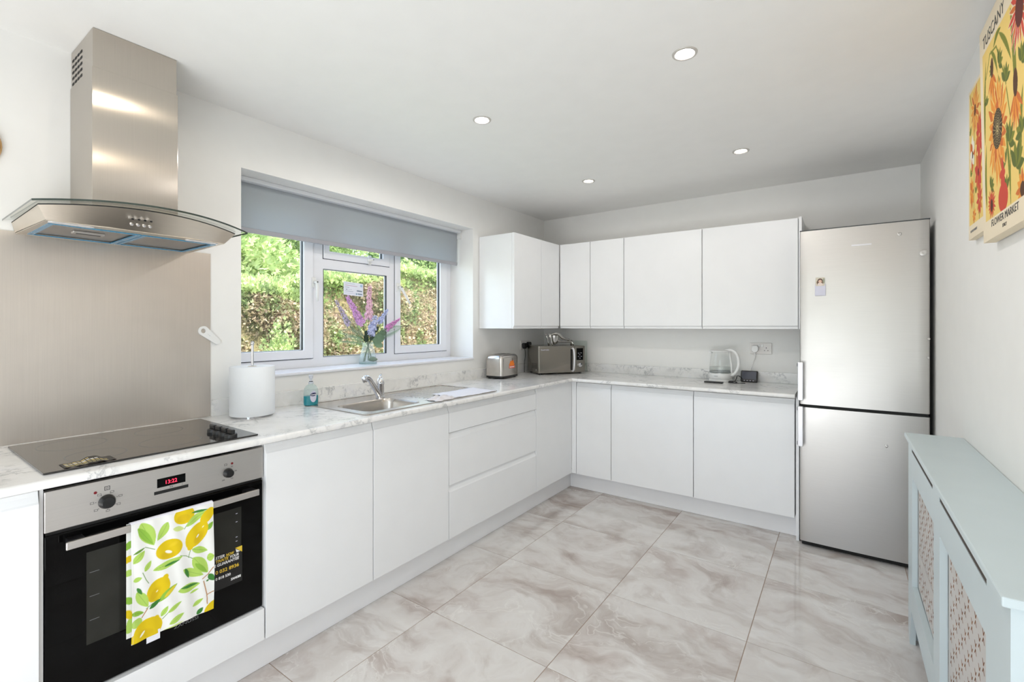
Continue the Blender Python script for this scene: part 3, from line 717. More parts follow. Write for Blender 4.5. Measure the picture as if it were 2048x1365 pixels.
PE(840,235,85,50,-.9,Y1c); PE(745,395,135,85,-.95,Y1c,point=.3); PE(760,420,80,40,-.95,Y2c,alpha=.5,soft=.005); PE(690,495,40,28,-1.2,Y1c); PE(752,408,20,8,-.9,(244,240,220)); PE(800,330,14,5,-.9,(246,240,200))
PE(515,512,108,92,0,Y1c); PE(500,560,70,40,.2,Y2c,alpha=.5,soft=.005); PE(508,535,32,14,.5,(246,242,226)); PE(550,470,50,22,-.3,(236,206,40),alpha=.6,soft=.004)
PL(385,690,625,570,70,g1,g4,-6); PL(470,660,600,600,26,g4); PL(700,520,838,530,68,g1,g4); PL(710,590,838,715,110,g1,g3); PL(725,640,835,715,44,g2)
PL(622,690,800,735,76,g1,g3,-6); PL(640,680,670,760,34,g4); PL(580,872,770,805,82,g1,g4); PL(600,850,760,800,30,g4); PL(680,890,760,850,26,g1)
PL(830,600,895,570,84,g1,g3); PL(322,692,372,602,46,g1,g3); PL(238,625,325,515,66,g1,g3); PL(238,550,330,490,24,g3); PL(235,770,300,740,46,g1)
PE(425,845,112,88,-1.0,Y1c,point=.25); PE(480,745,30,24,-1.2,Y1c); PE(400,880,70,40,-1.0,Y2c,alpha=.5,soft=.005); PE(415,862,12,6,-.8,(246,240,190))
PL(430,955,575,800,58,g2,None,6); PL(470,920,565,808,34,(222,200,50)); PL(355,1005,445,925,44,g4); PL(260,860,345,985,80,g1,g3); PL(262,825,300,880,30,g4)
PL(215,1040,315,1030,46,g2,g4); PL(450,1075,500,985,46,g1,g4); PL(500,1045,612,948,44,g1,g3); PL(515,1140,635,1045,60,g1,g3); PL(230,1100,300,1130,90,g1)
PL(708,1002,800,930,46,g1,g3); PL(750,1070,800,1005,48,g4); PL(822,790,850,775,20,g4); PL(845,730,893,780,54,g4)
PE(350,1170,112,104,0,Y1c); PE(405,1090,34,28,-.8,Y1c); PE(285,1230,70,60,0,Y1c); PE(330,1200,70,45,.3,Y2c,alpha=.5,soft=.006); PE(306,1205,30,10,-.9,(250,246,220))
PE(880,1000,75,55,-.6,Y1c); PL(470,1190,640,1110,20,(206,222,140))
P.line([(.004,0),(.004,TWH)], .0012, (206,206,200))
def tfront(u, v):
    wob = .0025*np.sin(u*55+1.2)*(1-v/TWH)+.0012*np.sin(u*130+v*20)
    return OX+.0475+wob+.001, -3.404+u+.004*(1-v/TWH)*np.sin(v*9), .7225-TWH+v+.0*u-.018*(1-v/TWH)*(1-2*u/TWW)*0
P.mesh('front_panel', tfront, 'towel', tw)
P2 = Paint(TWW, .348, (240,240,236), .002)
for k in range(9):
    x, y = .02+.024*(k%9), .04+.29*((k*37)%10)/10; P2.ell(x, y, .02, .026, k, Y1c if k%2 else g1)
for k in range(8): P2.ell(.006, .03+k*.042, .010, .016, .4*k, (g1, Y1c, g2, (240,240,236))[k%4])
P2.mesh('back_panel', lambda u, v: (OX+.030+.002*np.sin(u*40), -3.4105+u, .7225-.348+v), 'towel', tw)
bm = bmesh.new()
arc = [(OX+.0485-.0095+.0095*math.cos(a), .7225+.0045*math.sin(a)) for a in [PI*i/8 for i in range(9)]]
for i, (x, z) in enumerate(arc):
    pass
rows = [[bm.verts.new((x, y, z)) for x, z in arc] for y in np.linspace(-3.4045,-3.179,12)]
for a, b in zip(rows, rows[1:]):
    for i in range(8): bm.faces.new((a[i], a[i+1], b[i+1], b[i]))
obj('fold', bm, 'cloth_white', tw, smooth=True)
obj('care_tag', B(OX+.046, OX+.0466, -3.365, -3.330, .342, .372), 'cloth_white', tw)

# ================================================================ extractor hood
hd = wthing('extractor_hood', 'stainless chimney extractor hood with a curved glass visor', 'extractor hood', (.2,-3.29,1.65))
HY = -3.29
def gz(y): t = (y-HY)/.30; return 1.687+.024*(1-t*t)
def gx(y, a=.455, b=.078): t = (y-HY)/.30; return a+b*(1-t*t)
def loft(bm, rows, close=False):
    vs = [[bm.verts.new(p) for p in r] for r in rows]
    for a, b in zip(vs, vs[1:]):
        for i in range(len(a)-1): bm.faces.new((a[i], a[i+1], b[i+1], b[i]))
    return vs
ys = np.linspace(-3.590,-2.990,31)
bm = bmesh.new(); loft(bm, [[(x, y, gz(y)+.002) for x in np.linspace(.001, gx(y), 6)] for y in ys]); v = obj('glass_visor', bm, 'hood_glass', hd, smooth=True)
bm = bmesh.new(); edge = [(.001,ys[0])]+[(gx(y), y) for y in ys]+[(.001,ys[-1])]
for (xa, ya), (xb, yb) in zip(edge, edge[1:]):
    bm.faces.new([bm.verts.new(p) for p in ((xa,ya,gz(ya)-.0015),(xb,yb,gz(yb)-.0015),(xb,yb,gz(yb)+.0045),(xa,ya,gz(ya)+.0045))])
    bm.faces.new([bm.verts.new(p) for p in ((xa-.004,ya,gz(ya)+.0045),(xb-.004,yb,gz(yb)+.0045),(xb,yb,gz(yb)+.0045),(xa,ya,gz(ya)+.0045))])
obj('visor_edge', bm, 'glass_edge', v)
ys2 = np.linspace(-3.568,-3.012,25); bm = bmesh.new()
top = [(.002, ys2[0], 1.682)]+[(gx(y,.388,.082), y, gz(y)-.004) for y in ys2]+[(.002, ys2[-1], 1.682)]
bot = [(.002,-3.560,1.650)]+[(.382+.012*math.sin(PI*k/24), -3.548+.506*k/24, 1.648) for k in range(25)]+[(.002,-3.028,1.650)]
r_ = loft(bm, [top, bot]); bm.faces.new(r_[0][::-1])
obj('canopy', bm, 'steel_canopy', hd, smooth='auto')
bm = bmesh.new()
for (a, b) in zip(top, top[1:]): bm.faces.new([bm.verts.new(p) for p in (a, b, (b[0]+.001,b[1],b[2]+.0035), (a[0]+.001,a[1],a[2]+.0035))])
obj('canopy_seal', bm, 'black_matte', hd)
bm = bmesh.new(); ring_prism(bm, [(.003,-3.558),(.381,-3.547),(.393,-3.40),(.394,-3.29),(.393,-3.18),(.381,-3.043),(.003,-3.030)], [rect(.035,.335,-3.530,-3.300), rect(.035,.335,-3.288,-3.060)], 'z', 1.646, 1.650)
obj('underside', bm, 'steel_canopy', hd)
for y0, y1 in ((-3.530,-3.300),(-3.288,-3.060)):
    f = obj('grease_filter', B(.036,.334,y0+.001,y1-.001,1.650,1.656), 'filter', hd)
    bm = bmesh.new(); ring_prism(bm, rect(.032,.338,y0-.004,y1+.004), [rect(.045,.326,y0+.009,y1-.009)], 'z', 1.6435, 1.6465); obj('protective_film', bm, 'bluefilm', f)
f = obj('filter_latch', B(.20,.232,-3.455,-3.37,1.6415,1.650), 'steel_oven', hd, bevel=.002)
obj('latch_label', B(.209,.222,-3.445,-3.380,1.6408,1.6416), 'ink', f)
for y in (-3.485,-3.115):
    bm = bmesh.new(); prism(bm, rrect(.350,.374,y-.055,y+.055,.011,5), 'z', 1.6435, 1.648); obj('hood_lamp', bm, 'handle_silver', hd)
for k in range(4):
    y = -3.352+.0165*k; x = gx(y,.388,.082)-.020
    bm = bmesh.new(); lathe(bm, [(.0052,0),(.0052,.006),(.0035,.009),(0,.0095)], 14, Matrix.Translation((x-.014,y,1.6635)) @ Matrix.Rotation(PI/2+.5,4,'Y'), cap=False); obj('push_button', bm, 'chrome', hd, smooth='auto')
    obj('button_mark', B(x-.0030, x+.0004, y-.003, y+.003, 1.6755, 1.6800), 'black_matte', hd)
ch = obj('chimney', B(.001,.2745,-3.4160,-3.1635,1.700,2.2120), 'steel', hd, bevel=.0012)
cu = obj('upper_chimney', B(.001,.2715,-3.4132,-3.1668,2.2120,CH-.001), 'steel', hd, bevel=.0012)
for i in range(4):
    for j in range(6):
        x = .018+.034*i; z = 2.305-.0215*j
        bm = bmesh.new(); prism(bm, [(x,z),(x+.024,z),(x+.024,z+.0085),(x,z+.0085)], 'y', -3.4140, -3.4128); obj('vent_slot', bm, 'black_matte', cu)

# ================================================================ fridge freezer
fr = wthing('fridge_freezer', 'tall stainless steel fridge freezer with dented doors in the corner', 'fridge', (2.453,-.3,0))
FX0_, FX1_, FY = 2.1575, 2.7480, -.5905
obj('cabinet', B(FX0_+.002, FX1_-.002, FY+.066, -.03, .012, 1.888), 'fridge_side', fr, bevel=.003)
def fdoor(name, z0, z1):
    pr = [(FX0_, FY+.06),(FX0_, FY+.012),(FX0_+.004, FY+.004),(FX0_+.014, FY+.001)]
    n = 16; pr += [(FX0_+.014+(FX1_-FX0_-.028)*k/n, FY+.001-.0045*math.sin(PI*k/n)) for k in range(1, n)]
    pr += [(FX1_-.014, FY+.001),(FX1_-.004, FY+.004),(FX1_, FY+.012),(FX1_, FY+.06)]
    bm = bmesh.new(); prism(bm, pr, 'z', z0, z1); return obj(name, bm, 'steel_fridge', fr, smooth='auto')
up_ = fdoor('fridge_door', .8545, 1.8915); lo_ = fdoor('freezer_door', .034, .8365)
obj('door_gap', B(FX0_+.006, FX1_-.006, FY+.012, FY+.066, .8365, .8545), 'black_matte', fr)
obj('top_trim', B(FX0_, FX1_, FY-.002, FY+.07, 1.8915, 1.8975), 'fridge_side', fr, bevel=.001)
obj('kick_strip', B(FX0_+.01, FX1_-.01, FY+.03, FY+.06, .004, .034), 'black_matte', fr)
for z0, z1, pd in ((.880,1.108,up_),(.606,.8455,lo_)):
    h = obj('door_handle', B(2.1490, 2.1775, FY-.044, FY-.030, z0, z1), 'handle_silver', pd, bevel=.004)
    for z in (z0+.008, z1-.026): obj('handle_mount', B(2.1450, 2.1560, FY-.034, FY+.020, z, z+.018), 'grey_plastic', h, bevel=.001)
obj('name_plate', B(2.4100, 2.5010, FY-.0055, FY-.0030, 1.779, 1.7880), 'handle_silver', up_, bevel=.0008)
def dent(x, z, r, sx=1.0, rot=0.0, pd=up_):
    T = Matrix.Translation((x, FY-.0045, z)) @ Matrix.Rotation(PI/2,4,'X') @ Matrix.Rotation(rot,4,'Z')
    bm = bmesh.new(); lathe(bm, [(r,-.0012),(r*.75,.0006),(r*.35,.0003),(0,-.0004)], 18, T, cap=False, squash=(sx,1)); obj('dent', bm, 'steel_fridge', pd, smooth=True)
dent(2.622,1.826,.010); dent(2.722,1.716,.016,1.2,.8); dent(2.742,1.255,.006); dent(2.740,1.155,.008,.6); dent(2.566,.66,.010,.7,.0,lo_)
# photo card in a clear magnetic frame
mg = wthing('magnet_photo', 'small photo card of a dark-haired person tucked in a magnetic frame on the fridge', 'fridge magnet', (2.261,-.597,1.56))
obj('frame', B(2.2345, 2.2880, -.6010, -.5955, 1.5020, 1.5710), 'label_pale', mg, bevel=.002)
pp = Paint(.044, .060, (214,206,188), .0009)
pp.ell(.022,.036,.0135,.018,0,(92,66,50)); pp.ell(.011,.022,.006,.016,.1,(104,76,58)); pp.ell(.032,.024,.006,.014,0,(120,90,70)); pp.ell(.022,.033,.0085,.011,0,(226,190,170)); pp.ell(.022,.012,.013,.012,0,(232,216,206)); pp.ell(.040,.036,.005,.02,0,(150,156,136))
pp.mesh('photo_card', lambda u, v: (2.2385+u, np.full_like(u,-.6015+.0), 1.5600-.0+v*.82), 'photo', mg)

# ================================================================ radiator cover
rc = wthing('radiator_cover', 'pale blue painted radiator cover with two lattice grilles', 'radiator cover', (2.68,-2.03,0))
CX = 2.596
obj('top_board', B(2.5830, RW-.001, -2.7765, -1.2855, .8500, .8679), 'cover_paint', rc, bevel=.003)
bm = bmesh.new()
out = [(-2.765,0),(-2.69,0),(-2.665,.155),(-1.385,.155),(-1.350,.0),(-1.318,.0),(-1.293,.05),(-1.293,.850),(-2.765,.850)]
holes = [rect(-1.9400,-1.4070,.8120,.8285), rect(-2.6050,-2.0630,.8120,.8285), rect(-1.958,-1.420,.272,.713), rect(-2.600,-2.067,.272,.713)]
ring_prism(bm, out, holes, 'x', CX, CX+.018)
obj('front_panel', bm, 'cover_paint', rc)
for y0_, y1_ in ((-1.9395,-1.4075),(-2.6045,-2.0635)): obj('shade_strip', B(CX+.0015, CX+.010, y0_, y1_, .8125, .8280), 'slot_shade', rc)  # dark brown strips fill the openings, painting in the shade inside them
obj('end_board', B(CX+.0185, RW-.001, -1.308, -1.293, 0, .850), 'cover_paint', rc)
obj('end_post', B(CX+.0185, CX+.042, -2.765, -2.745, 0, .850), 'cover_paint', rc, bevel=.001)
for k, x0 in enumerate((CX+.0425, CX+.085, CX+.128)): obj('end_board', B(x0, min(x0+.0415, RW-.001), -2.757, -2.745, .06, .850), 'cover_paint', rc, bevel=.0015)
def lattice(y0, y1, z0, z1):
    bm = bmesh.new(); py, pz = .0365, .0328
    hs = []
    ny, nz = int((y1-y0)/py), int((z1-z0)/pz)
    for i in range(ny+1):
        for j in range(nz+1):
            if (i+j) % 2: continue
            cy, cz = y0+.014+i*py, z0+.012+j*pz
            for s in (1,-1):   # a V above and an inverted V below make each cross
                V_ = [(cy-.0105, cz+s*.0148),(cy-.0058, cz+s*.0148),(cy, cz+s*.0065),(cy+.0058, cz+s*.0148),(cy+.0105, cz+s*.0148),(cy+.0022, cz+s*.0022),(cy-.0022, cz+s*.0022)]
                if min(p[0] for p in V_) > y0+.003 and max(p[0] for p in V_) < y1-.003 and min(p[1] for p in V_) > z0+.003 and max(p[1] for p in V_) < z1-.003:
                    hs.append(V_ if s > 0 else V_[::-1])
    X0 = CX+.019
    return hs, X0
def grille(y0, y1, z0, z1):
    hs, X0 = lattice(y0, y1, z0, z1)
    tris = tessellate_polygon([[Vector((a,b,0)) for a, b in rect(y0,y1,z0,z1)]]+[[Vector((a,b,0)) for a, b in h[::-1]] for h in hs])
    flat = rect(y0,y1,z0,z1)+[p for h in hs for p in h[::-1]]
    bm = bmesh.new(); vs = [bm.verts.new((X0, a, b)) for a, b in flat]
    for t in tris:
        try: bm.faces.new([vs[i] for i in t])
        except ValueError: pass
    sh = obj('lattice_sheet', bm, 'grille', rc)
    bm = bmesh.new()
    for h in hs:
        lo = [bm.verts.new((X0-.0002, a, b)) for a, b in h]; hi = [bm.verts.new((X0+.0045, a, b)) for a, b in h]; n = len(h)
        for i in range(n): bm.faces.new((lo[i], lo[(i+1)%n], hi[(i+1)%n], hi[i]))
        bm.faces.new(hi)
    c = obj('cut_edges', bm, 'mdf', sh); c['kind'] = 'stuff'
grille(-1.955,-1.423,.275,.710); grille(-2.597,-2.070,.275,.710)
obj('dark_bar', B(CX+.0170, CX+.0188, -1.94, -1.44, .395, .430), 'grille', rc)

# ================================================================ canvases on the right wall
OL, DG, OR, DO, RD, MR, CR, YL = (122,128,44),(92,104,40),(232,150,56),(206,110,44),(204,72,54),(128,44,34),(236,222,196),(238,206,120)
cv = wthing('canvas_print', 'large canvas print of orange flowers lettered Tuscany, nearer the camera', 'picture', (2.75,-2.04,1.92))
CW, CHT = .50, .672
P = Paint(CW, CHT, CR, .0017)
cyy = lambda y: -y-1.787    # wall position -> print u
czz = lambda z: z-1.589
P.rect(.033,.467,.062,.588,YL)
random.seed(11)
def petals(P, x, y, n, r0, r1, w, col, a0=0, sx=1.0, sy=1.0, edge=None):
    for k in range(n):
        a = a0+2*PI*k/n; rr = r1*(.82+.25*random.random())
        if edge: P.leaf(x+r0*math.cos(a)*sx, y+r0*math.sin(a)*sy, x+rr*1.03*math.cos(a)*sx, y+rr*1.03*math.sin(a)*sy, w*1.35, edge)
        P.leaf(x+r0*math.cos(a)*sx, y+r0*math.sin(a)*sy, x+rr*math.cos(a)*sx, y+rr*math.sin(a)*sy, w, col if k%3 else DO)
def clipart(P, x0, x1, y0, y1, CRc):
    m = (P.u < x0)|(P.u > x1)|(P.v < y0)|(P.v > y1); P.put(m*1.0, CRc)
for (x0,y0),(x1,y1),w in (((.045,.30),(.075,.56),.020),((.05,.10),(.06,.30),.022),((.13,.56),(.20,.46),.018),((.20,.46),(.26,.30),.016),((.26,.30),(.30,.05),.018),((.33,.58),(.36,.30),.03),((.22,.57),(.33,.44),.02),((.38,.10),(.42,.34),.03),((.16,.555),(.24,.575),.02)): P.leaf(x0,y0,x1,y1,w,OL,None,.01)
P.line([(.07,.50),(.12,.555),(.19,.545),(.27,.42),(.31,.30),(.30,.10)], .007, OL)
for x, y, a, s in ((.21,.485,.5,.045),(.27,.41,1.2,.05),(.29,.235,.7,.06),(.25,.18,2.2,.05),(.35,.15,1.1,.07),(.10,.155,.6,.04),(.26,.11,1.9,.045),(.41,.40,.9,.05),(.07,.42,1.5,.03),(.40,.22,2.0,.05),(.14,.50,2.4,.03)):
    for k in range(5): P.leaf(x, y, x+s*math.cos(a+(k-2)*.55), y+s*math.sin(a+(k-2)*.55), s*.42, OL if k%2 else DG)
petals(P, .185, .305, 22, .02, .150, .030, OR, 0, .72, 1.05, YL); petals(P, .185, .305, 14, .015, .095, .024, (240,170,80), .2, .75, 1.1, DO)
P.ell(.185,.307,.050,.058,0,(60,44,24))
for k in range(7):
    for j in range(22):
        a = j*2*PI/22+k*.25; P.ell(.185+(.006+.0065*k)*math.cos(a), .307+(.008+.0075*k)*math.sin(a), .0028, .0013, a, (236,214,150))
for x, y, s in ((.140,.487,1.0),(.360,.345,1.25)):
    for k in range(7): P.leaf(x, y, x+s*.055*math.sin((k-3)*.33), y-s*.085*math.cos((k-3)*.33), .014*s, OR if k%2 else DO)
    P.ell(x, y+.018*s, .016*s, .030*s, 0, (84,52,26))
petals(P, .404, .545, 20, .02, .115, .016, RD, .1, .8, 1.0, CR); P.ell(.404,.535,.034,.045,0,(96,36,26))
petals(P, .106, .105, 18, .008, .050, .010, RD, 0, .95, 1.0); P.ell(.106,.100,.014,.020,0,(80,36,22))
P.ell(.228,.098,.048,.042,0,RD); P.ell(.228,.140,.020,.030,0,RD); P.ell(.226,.165,.028,.014,0,RD); P.leaf(.231,.15,.228,.215,.022,RD)
petals(P, .40, .08, 12, .01, .06, .018, OR, 0, .9, 1.0); P.ell(.40,.08,.02,.02,0,(84,52,26))
clipart(P, .033, .467, .062, .588, CR)
CXF = 2.7375
lean = lambda v: .010*(v/CHT)
cv_b = bmesh.new(); pr = [(CXF+.0005,1.589),(RW-.004,1.589),(RW-.004,1.589+CHT),(CXF+.0005-.010,1.589+CHT)]
prism(cv_b, pr, 'y', -1.787-CW, -1.787)
obj('stretcher', cv_b, 'canvas_edge', cv)
P.mesh('print', lambda u, v: (CXF-lean(v), -1.787-u, 1.589+v), 'canvas', cv)
TB = lambda y, z: basis((CXF-lean(z-1.589)-.0006, y, z), (0,-1,0), (0,0,1))
text('lettering', 'TUSCANY', .052, 'ink', cv, TB(-1.829, 2.1905), sx=1.0); text('lettering', 'FLOWER MARKET', .030, 'ink', cv, TB(-1.887, 1.6245), sx=1.12); text('lettering', 'ITALY', .014, 'ink', cv, TB(-2.005, 1.6035), sx=1.1)
cv2 = wthing('canvas_print', 'smaller canvas print of orange and red flowers, nearer the fridge', 'picture', (2.76,-1.64,1.9))
CW2, CH2 = .282, .546
P = Paint(CW2, CH2, CR, .0017); P.rect(.012,.270,.050,.534,YL)
P.line([(.02,.53),(.09,.40),(.08,.05)], .006, OL); P.line([(.20,.50),(.18,.2),(.16,.05)], .006, OL)
petals(P, .098, .448, 16, .006, .085, .018, OR, 0, .8, 1.1, YL); P.ell(.098,.448,.014,.022,0,(100,56,24))
petals(P, .160, .340, 12, .006, .075, .026, RD, .2, .7, 1.1); petals(P, .148, .215, 9, .004, .080, .034, RD, 0, .75, 1.05); P.ell(.148,.215,.010,.014,0,MR)
petals(P, .058, .302, 8, .004, .060, .034, (244,238,222), 0, .7, 1.15); P.ell(.062,.300,.009,.014,0,(70,50,30))
petals(P, .165, .115, 10, .004, .055, .018, RD, 0, .8, 1.1); petals(P, .050, .168, 8, .004, .050, .024, OR, 0, .7, 1.2); petals(P, .085, .078, 8, .004, .030, .012, OR); petals(P, .23, .44, 12, .004, .06, .02, DO)
for x, y, a, s in ((.20,.49,1.2,.04),(.03,.23,.8,.03),(.11,.15,1.4,.03),(.03,.38,1.8,.035),(.22,.28,.5,.04)):
    for k in range(3): P.leaf(x, y, x+s*math.cos(a+(k-1)*.6), y+s*math.sin(a+(k-1)*.6), s*.4, OL)
clipart(P, .012, .270, .050, .534, CR)
obj('stretcher', B(2.7505, RW-.001, -1.497-CW2, -1.497, 1.640, 1.640+CH2), 'canvas_edge', cv2)
P.mesh('print', lambda u, v: (np.full_like(u,2.7495), -1.497-u, 1.640+v), 'canvas', cv2)
text('lettering', 'FLOWER MARKET', .0125, 'grey_plastic', cv2, basis((2.7489,-1.530,1.6620),(0,-1,0),(0,0,1)))

# ================================================================ sink, tap and things at the sink
sk_ = wthing('sink', 'stainless steel inset sink with draining board', 'sink', (.32,-2.03,.91))
bm = bmesh.new(); ring_prism(bm, rrect(.072,.578,-2.523,-1.520,.012,4), [rrect(.240,.522,-2.470,-2.110,.055,7)], 'z', .9103, .9128)
obj('sink_top', bm, 'steel_sink', sk_, bevel=.0008)
bm = bmesh.new(); ring_prism(bm, rrect(.072,.578,-2.523,-1.520,.012,4), [rrect(.080,.570,-2.515,-1.528,.010,4)], 'z', .9128, .9150); obj('rim', bm, 'steel_sink', sk_, bevel=.0008)
bm = bmesh.new(); rows = []
for dz, ins in ((0,0),(-.006,.003),(-.02,.006),(-.10,.010),(-.135,.016),(-.150,.030),(-.155,.055)):
    o_ = rrect(.240+ins,.522-ins,-2.470+ins,-2.110-ins,max(.012,.055-ins*.2),7); rows.append([(x,y,.9128+dz) for x,y in o_]+[(o_[0][0],o_[0][1],.9128+dz)])
r_ = loft(bm, rows); bmesh.ops.remove_doubles(bm, verts=bm.verts[:], dist=.0001)
bm.faces.new([v_ for v_ in bm.verts if abs(v_.co.z-(.9128-.155)) < 1e-5][:]) if False else None
bw = obj('bowl', bm, 'steel_sink', sk_, smooth=True)
bm = bmesh.new(); prism(bm, rrect(.292,.470,-2.418,-2.162,.04,7), 'z', .7562, .7580); obj('bowl_floor', bm, 'steel_sink', sk_)
bm = bmesh.new(); lathe(bm, [(.032,0),(.032,.002),(.024,.002),(.022,-.001),(0,-.001)], 24, Matrix.Translation((.38,-2.29,.7582)), cap=False); obj('drain', bm, 'chrome', sk_, smooth='auto')
bm = bmesh.new(); lathe(bm, [(.014,0),(.014,.002),(.009,.002)], 20, Matrix.Translation((.455,-2.1145,.885)) @ Matrix.Rotation(PI/2,4,'X'), cap=False); obj('overflow', bm, 'chrome', sk_)
for k in range(3):
    a = PI/2+2*PI*k/3; bm = bmesh.new(); lathe(bm, [(.0042,0),(.0042,.003),(0,.003)], 10, Matrix.Translation((.455+.0055*math.cos(a),-2.1150,.885+.0055*math.sin(a))) @ Matrix.Rotation(PI/2,4,'X'), cap=False); obj('overflow_hole', bm, 'black_matte', sk_)
for k in range(11):
    x = .150+.030*k
    bm = bmesh.new(); prism(bm, [(x-.006,.9128),(x-.003,.9150),(x+.003,.9150),(x+.006,.9128)], 'y', -2.045+.004*k, -1.575); obj('drainer_rib', bm, 'steel_sink', sk_)
tp = wthing('mixer_tap', 'chrome single-lever mixer tap behind the sink bowl', 'tap', (.200,-2.137,.913))
bm = bmesh.new(); lathe(bm, [(.0255,.9128),(.0255,.920),(.0215,.924),(.0205,.985),(.0225,.990),(.0225,.999),(.0205,1.010),(.0165,1.021),(.008,1.027),(0,1.028)], 28, Matrix.Translation((.200,-2.137,0)), cap=False); bd = obj('tap_body', bm, 'chrome', tp, smooth='auto')
sp = spline([(.203,-2.150,.930),(.214,-2.178,.962),(.246,-2.245,1.026),(.262,-2.277,1.045),(.272,-2.298,1.044)], 6)
bm = bmesh.new(); tube(bm, sp, [.0185-.0065*min(1,k/len(sp)*1.4) for k in range(len(sp))], 16); obj('spout', bm, 'chrome', tp, smooth=True)
bm = bmesh.new(); lathe(bm, [(.0125,-.012),(.0135,-.010),(.0135,.012),(.0125,.014)], 18, Matrix.Translation((.273,-2.300,1.034)) @ Matrix.Rotation(.35,4,'X')); obj('aerator', bm, 'chrome', tp, smooth='auto')
bm = bmesh.new(); lathe(bm, [(.0035,0),(.0035,.0015),(0,.0015)], 12, Matrix.Translation((.2165,-2.1495,1.002)) @ Matrix.Rotation(-.75,4,'Z') @ Matrix.Rotation(PI/2,4,'Y'), cap=False); obj('temperature_dot', bm, 'black_matte', bd)
bm = bmesh.new(); tube(bm, [(.200,-2.137,1.020),(.190,-2.128,1.033),(.160,-2.100,1.040)], [.010,.008,.006], 10); obj('lever', bm, 'chrome', tp, smooth=True)

# paper towel roll on its holder
pr_ = wthing('kitchen_roll_holder', 'chrome kitchen roll holder with a tall thin spindle beside the splashback', 'kitchen roll holder', (.143,-2.822,.91))
bm = bmesh.new(); lathe(bm, [(.068,.9104),(.068,.915),(.060,.917),(0,.917)], 32, Matrix.Translation((.143,-2.822,0)), cap=False); obj('base', bm, 'chrome', pr_, smooth='auto')
bm = bmesh.new(); tube(bm, [(.143,-2.822,.915),(.143,-2.822,1.236)], .0055, 12); sp_ = obj('spindle', bm, 'chrome', pr_, smooth='auto')
bm = bmesh.new(); lathe(bm, [(0,-.010),(.007,-.006),(.008,0),(.006,.008),(0,.011)], 14, Matrix.Translation((.143,-2.822,1.243)), cap=False); obj('finial', bm, 'chrome', sp_, smooth=True)
kr = wthing('kitchen_roll', 'large white kitchen roll standing right of the splashback', 'kitchen roll', (.143,-2.822,.918))
bm = bmesh.new(); lathe(bm, [(.020,.918),(.0915,.918),(.093,.920),(.093,1.136),(.0915,1.138),(.020,1.138),(.020,.918)], 56, Matrix.Translation((.143,-2.822,0)), cap=False); obj('paper_roll', bm, 'paper', kr, smooth='auto')
bm = bmesh.new(); lathe(bm, [(.0195,.9185),(.0195,1.1385),(.0175,1.1385),(.0175,.9185)], 24, Matrix.Translation((.143,-2.822,0)), cap=False); obj('card_core', bm, 'canvas_edge', kr)

# soap bottle
sb = wthing('soap_bottle', 'clear hand soap pump bottle half full of teal soap beside the sink', 'soap bottle', (.112,-2.512,.91))
T = Matrix.Translation((.112,-2.512,.9103)) @ Matrix.Rotation(-.30,4,'Z')
bm = bmesh.new(); lathe(bm, [(.030,0),(.0355,.004),(.037,.02),(.0365,.06),(.034,.088),(.024,.104),(.012,.112),(.0115,.122)], 32, T, squash=(.62,1)); obj('bottle', bm, 'bottle_clear', sb, smooth=True)
bm = bmesh.new(); lathe(bm, [(0,.002),(.029,.002),(.0345,.005),(.0358,.02),(.0355,.052),(0,.052)], 32, T, cap=False, squash=(.60,1)); obj('soap', bm, 'soap', sb, smooth='auto')
bm = bmesh.new(); lathe(bm, [(.0125,.113),(.0125,.122),(.009,.124),(.0085,.128)], 18, T); obj('collar', bm, 'nozzle', sb, smooth='auto')
bm = bmesh.new(); lathe(bm, [(.0095,.124),(.0095,.1275),(0,.1275)], 18, T); obj('black_ring', bm, 'black_matte', sb)
bm = bmesh.new(); lathe(bm, [(.006,.128),(.0065,.140),(.010,.143),(.011,.156),(.008,.160),(0,.160)], 18, T, cap=False); cp = obj('pump_head', bm, 'nozzle', sb, smooth='auto')
# curved oval label, hugging the front
def oncurve(u, z, r, off=.0006): a = u/.036; v = T @ Vector((math.cos(a)*(.0368*.62+off)*1.0, math.sin(a)*(.0368+off), z)); return v
def patch(name, outline, mat, off):
    bm = bmesh.new(); n = 24
    vs = [bm.verts.new(oncurve(u, z, 0, off)) for u, z in outline]; c = bm.verts.new(oncurve(sum(p[0] for p in outline)/len(outline), sum(p[1] for p in outline)/len(outline), 0, off))
    for i in range(len(vs)): bm.faces.new((vs[i], vs[(i+1)%len(vs)], c))
    return obj(name, bm, mat, sb, smooth=True)
ROT = -.9
sh = lambda pts, du: [(u+du, z) for u, z in pts]
bm = None
LB = .012-.0
patch('label', sh([(.016*math.cos(a), .050+.030*math.sin(a)*(1 if math.sin(a) > 0 else 1.0)) for a in [2*PI*i/24 for i in range(24)]], .006), 'label_pale', .0012)
patch('oval_badge', sh([(.0145*math.cos(a), .060+.009*math.sin(a)+.0015*math.cos(a)) for a in [2*PI*i/24 for i in range(24)]], .006), 'navy', .0020)
c_ = oncurve(.006, .0565, 0, .0034); e1 = oncurve(.012,.0565,0,.0034); e0 = oncurve(-.000,.0565,0,.0034); rt = (e1-e0); rt.z = .0012
text('lettering', 'Carex', .0105, 'ink_white', sb, basis(c_, rt, (0,0,1)), 'CENTER', bold=.0003)

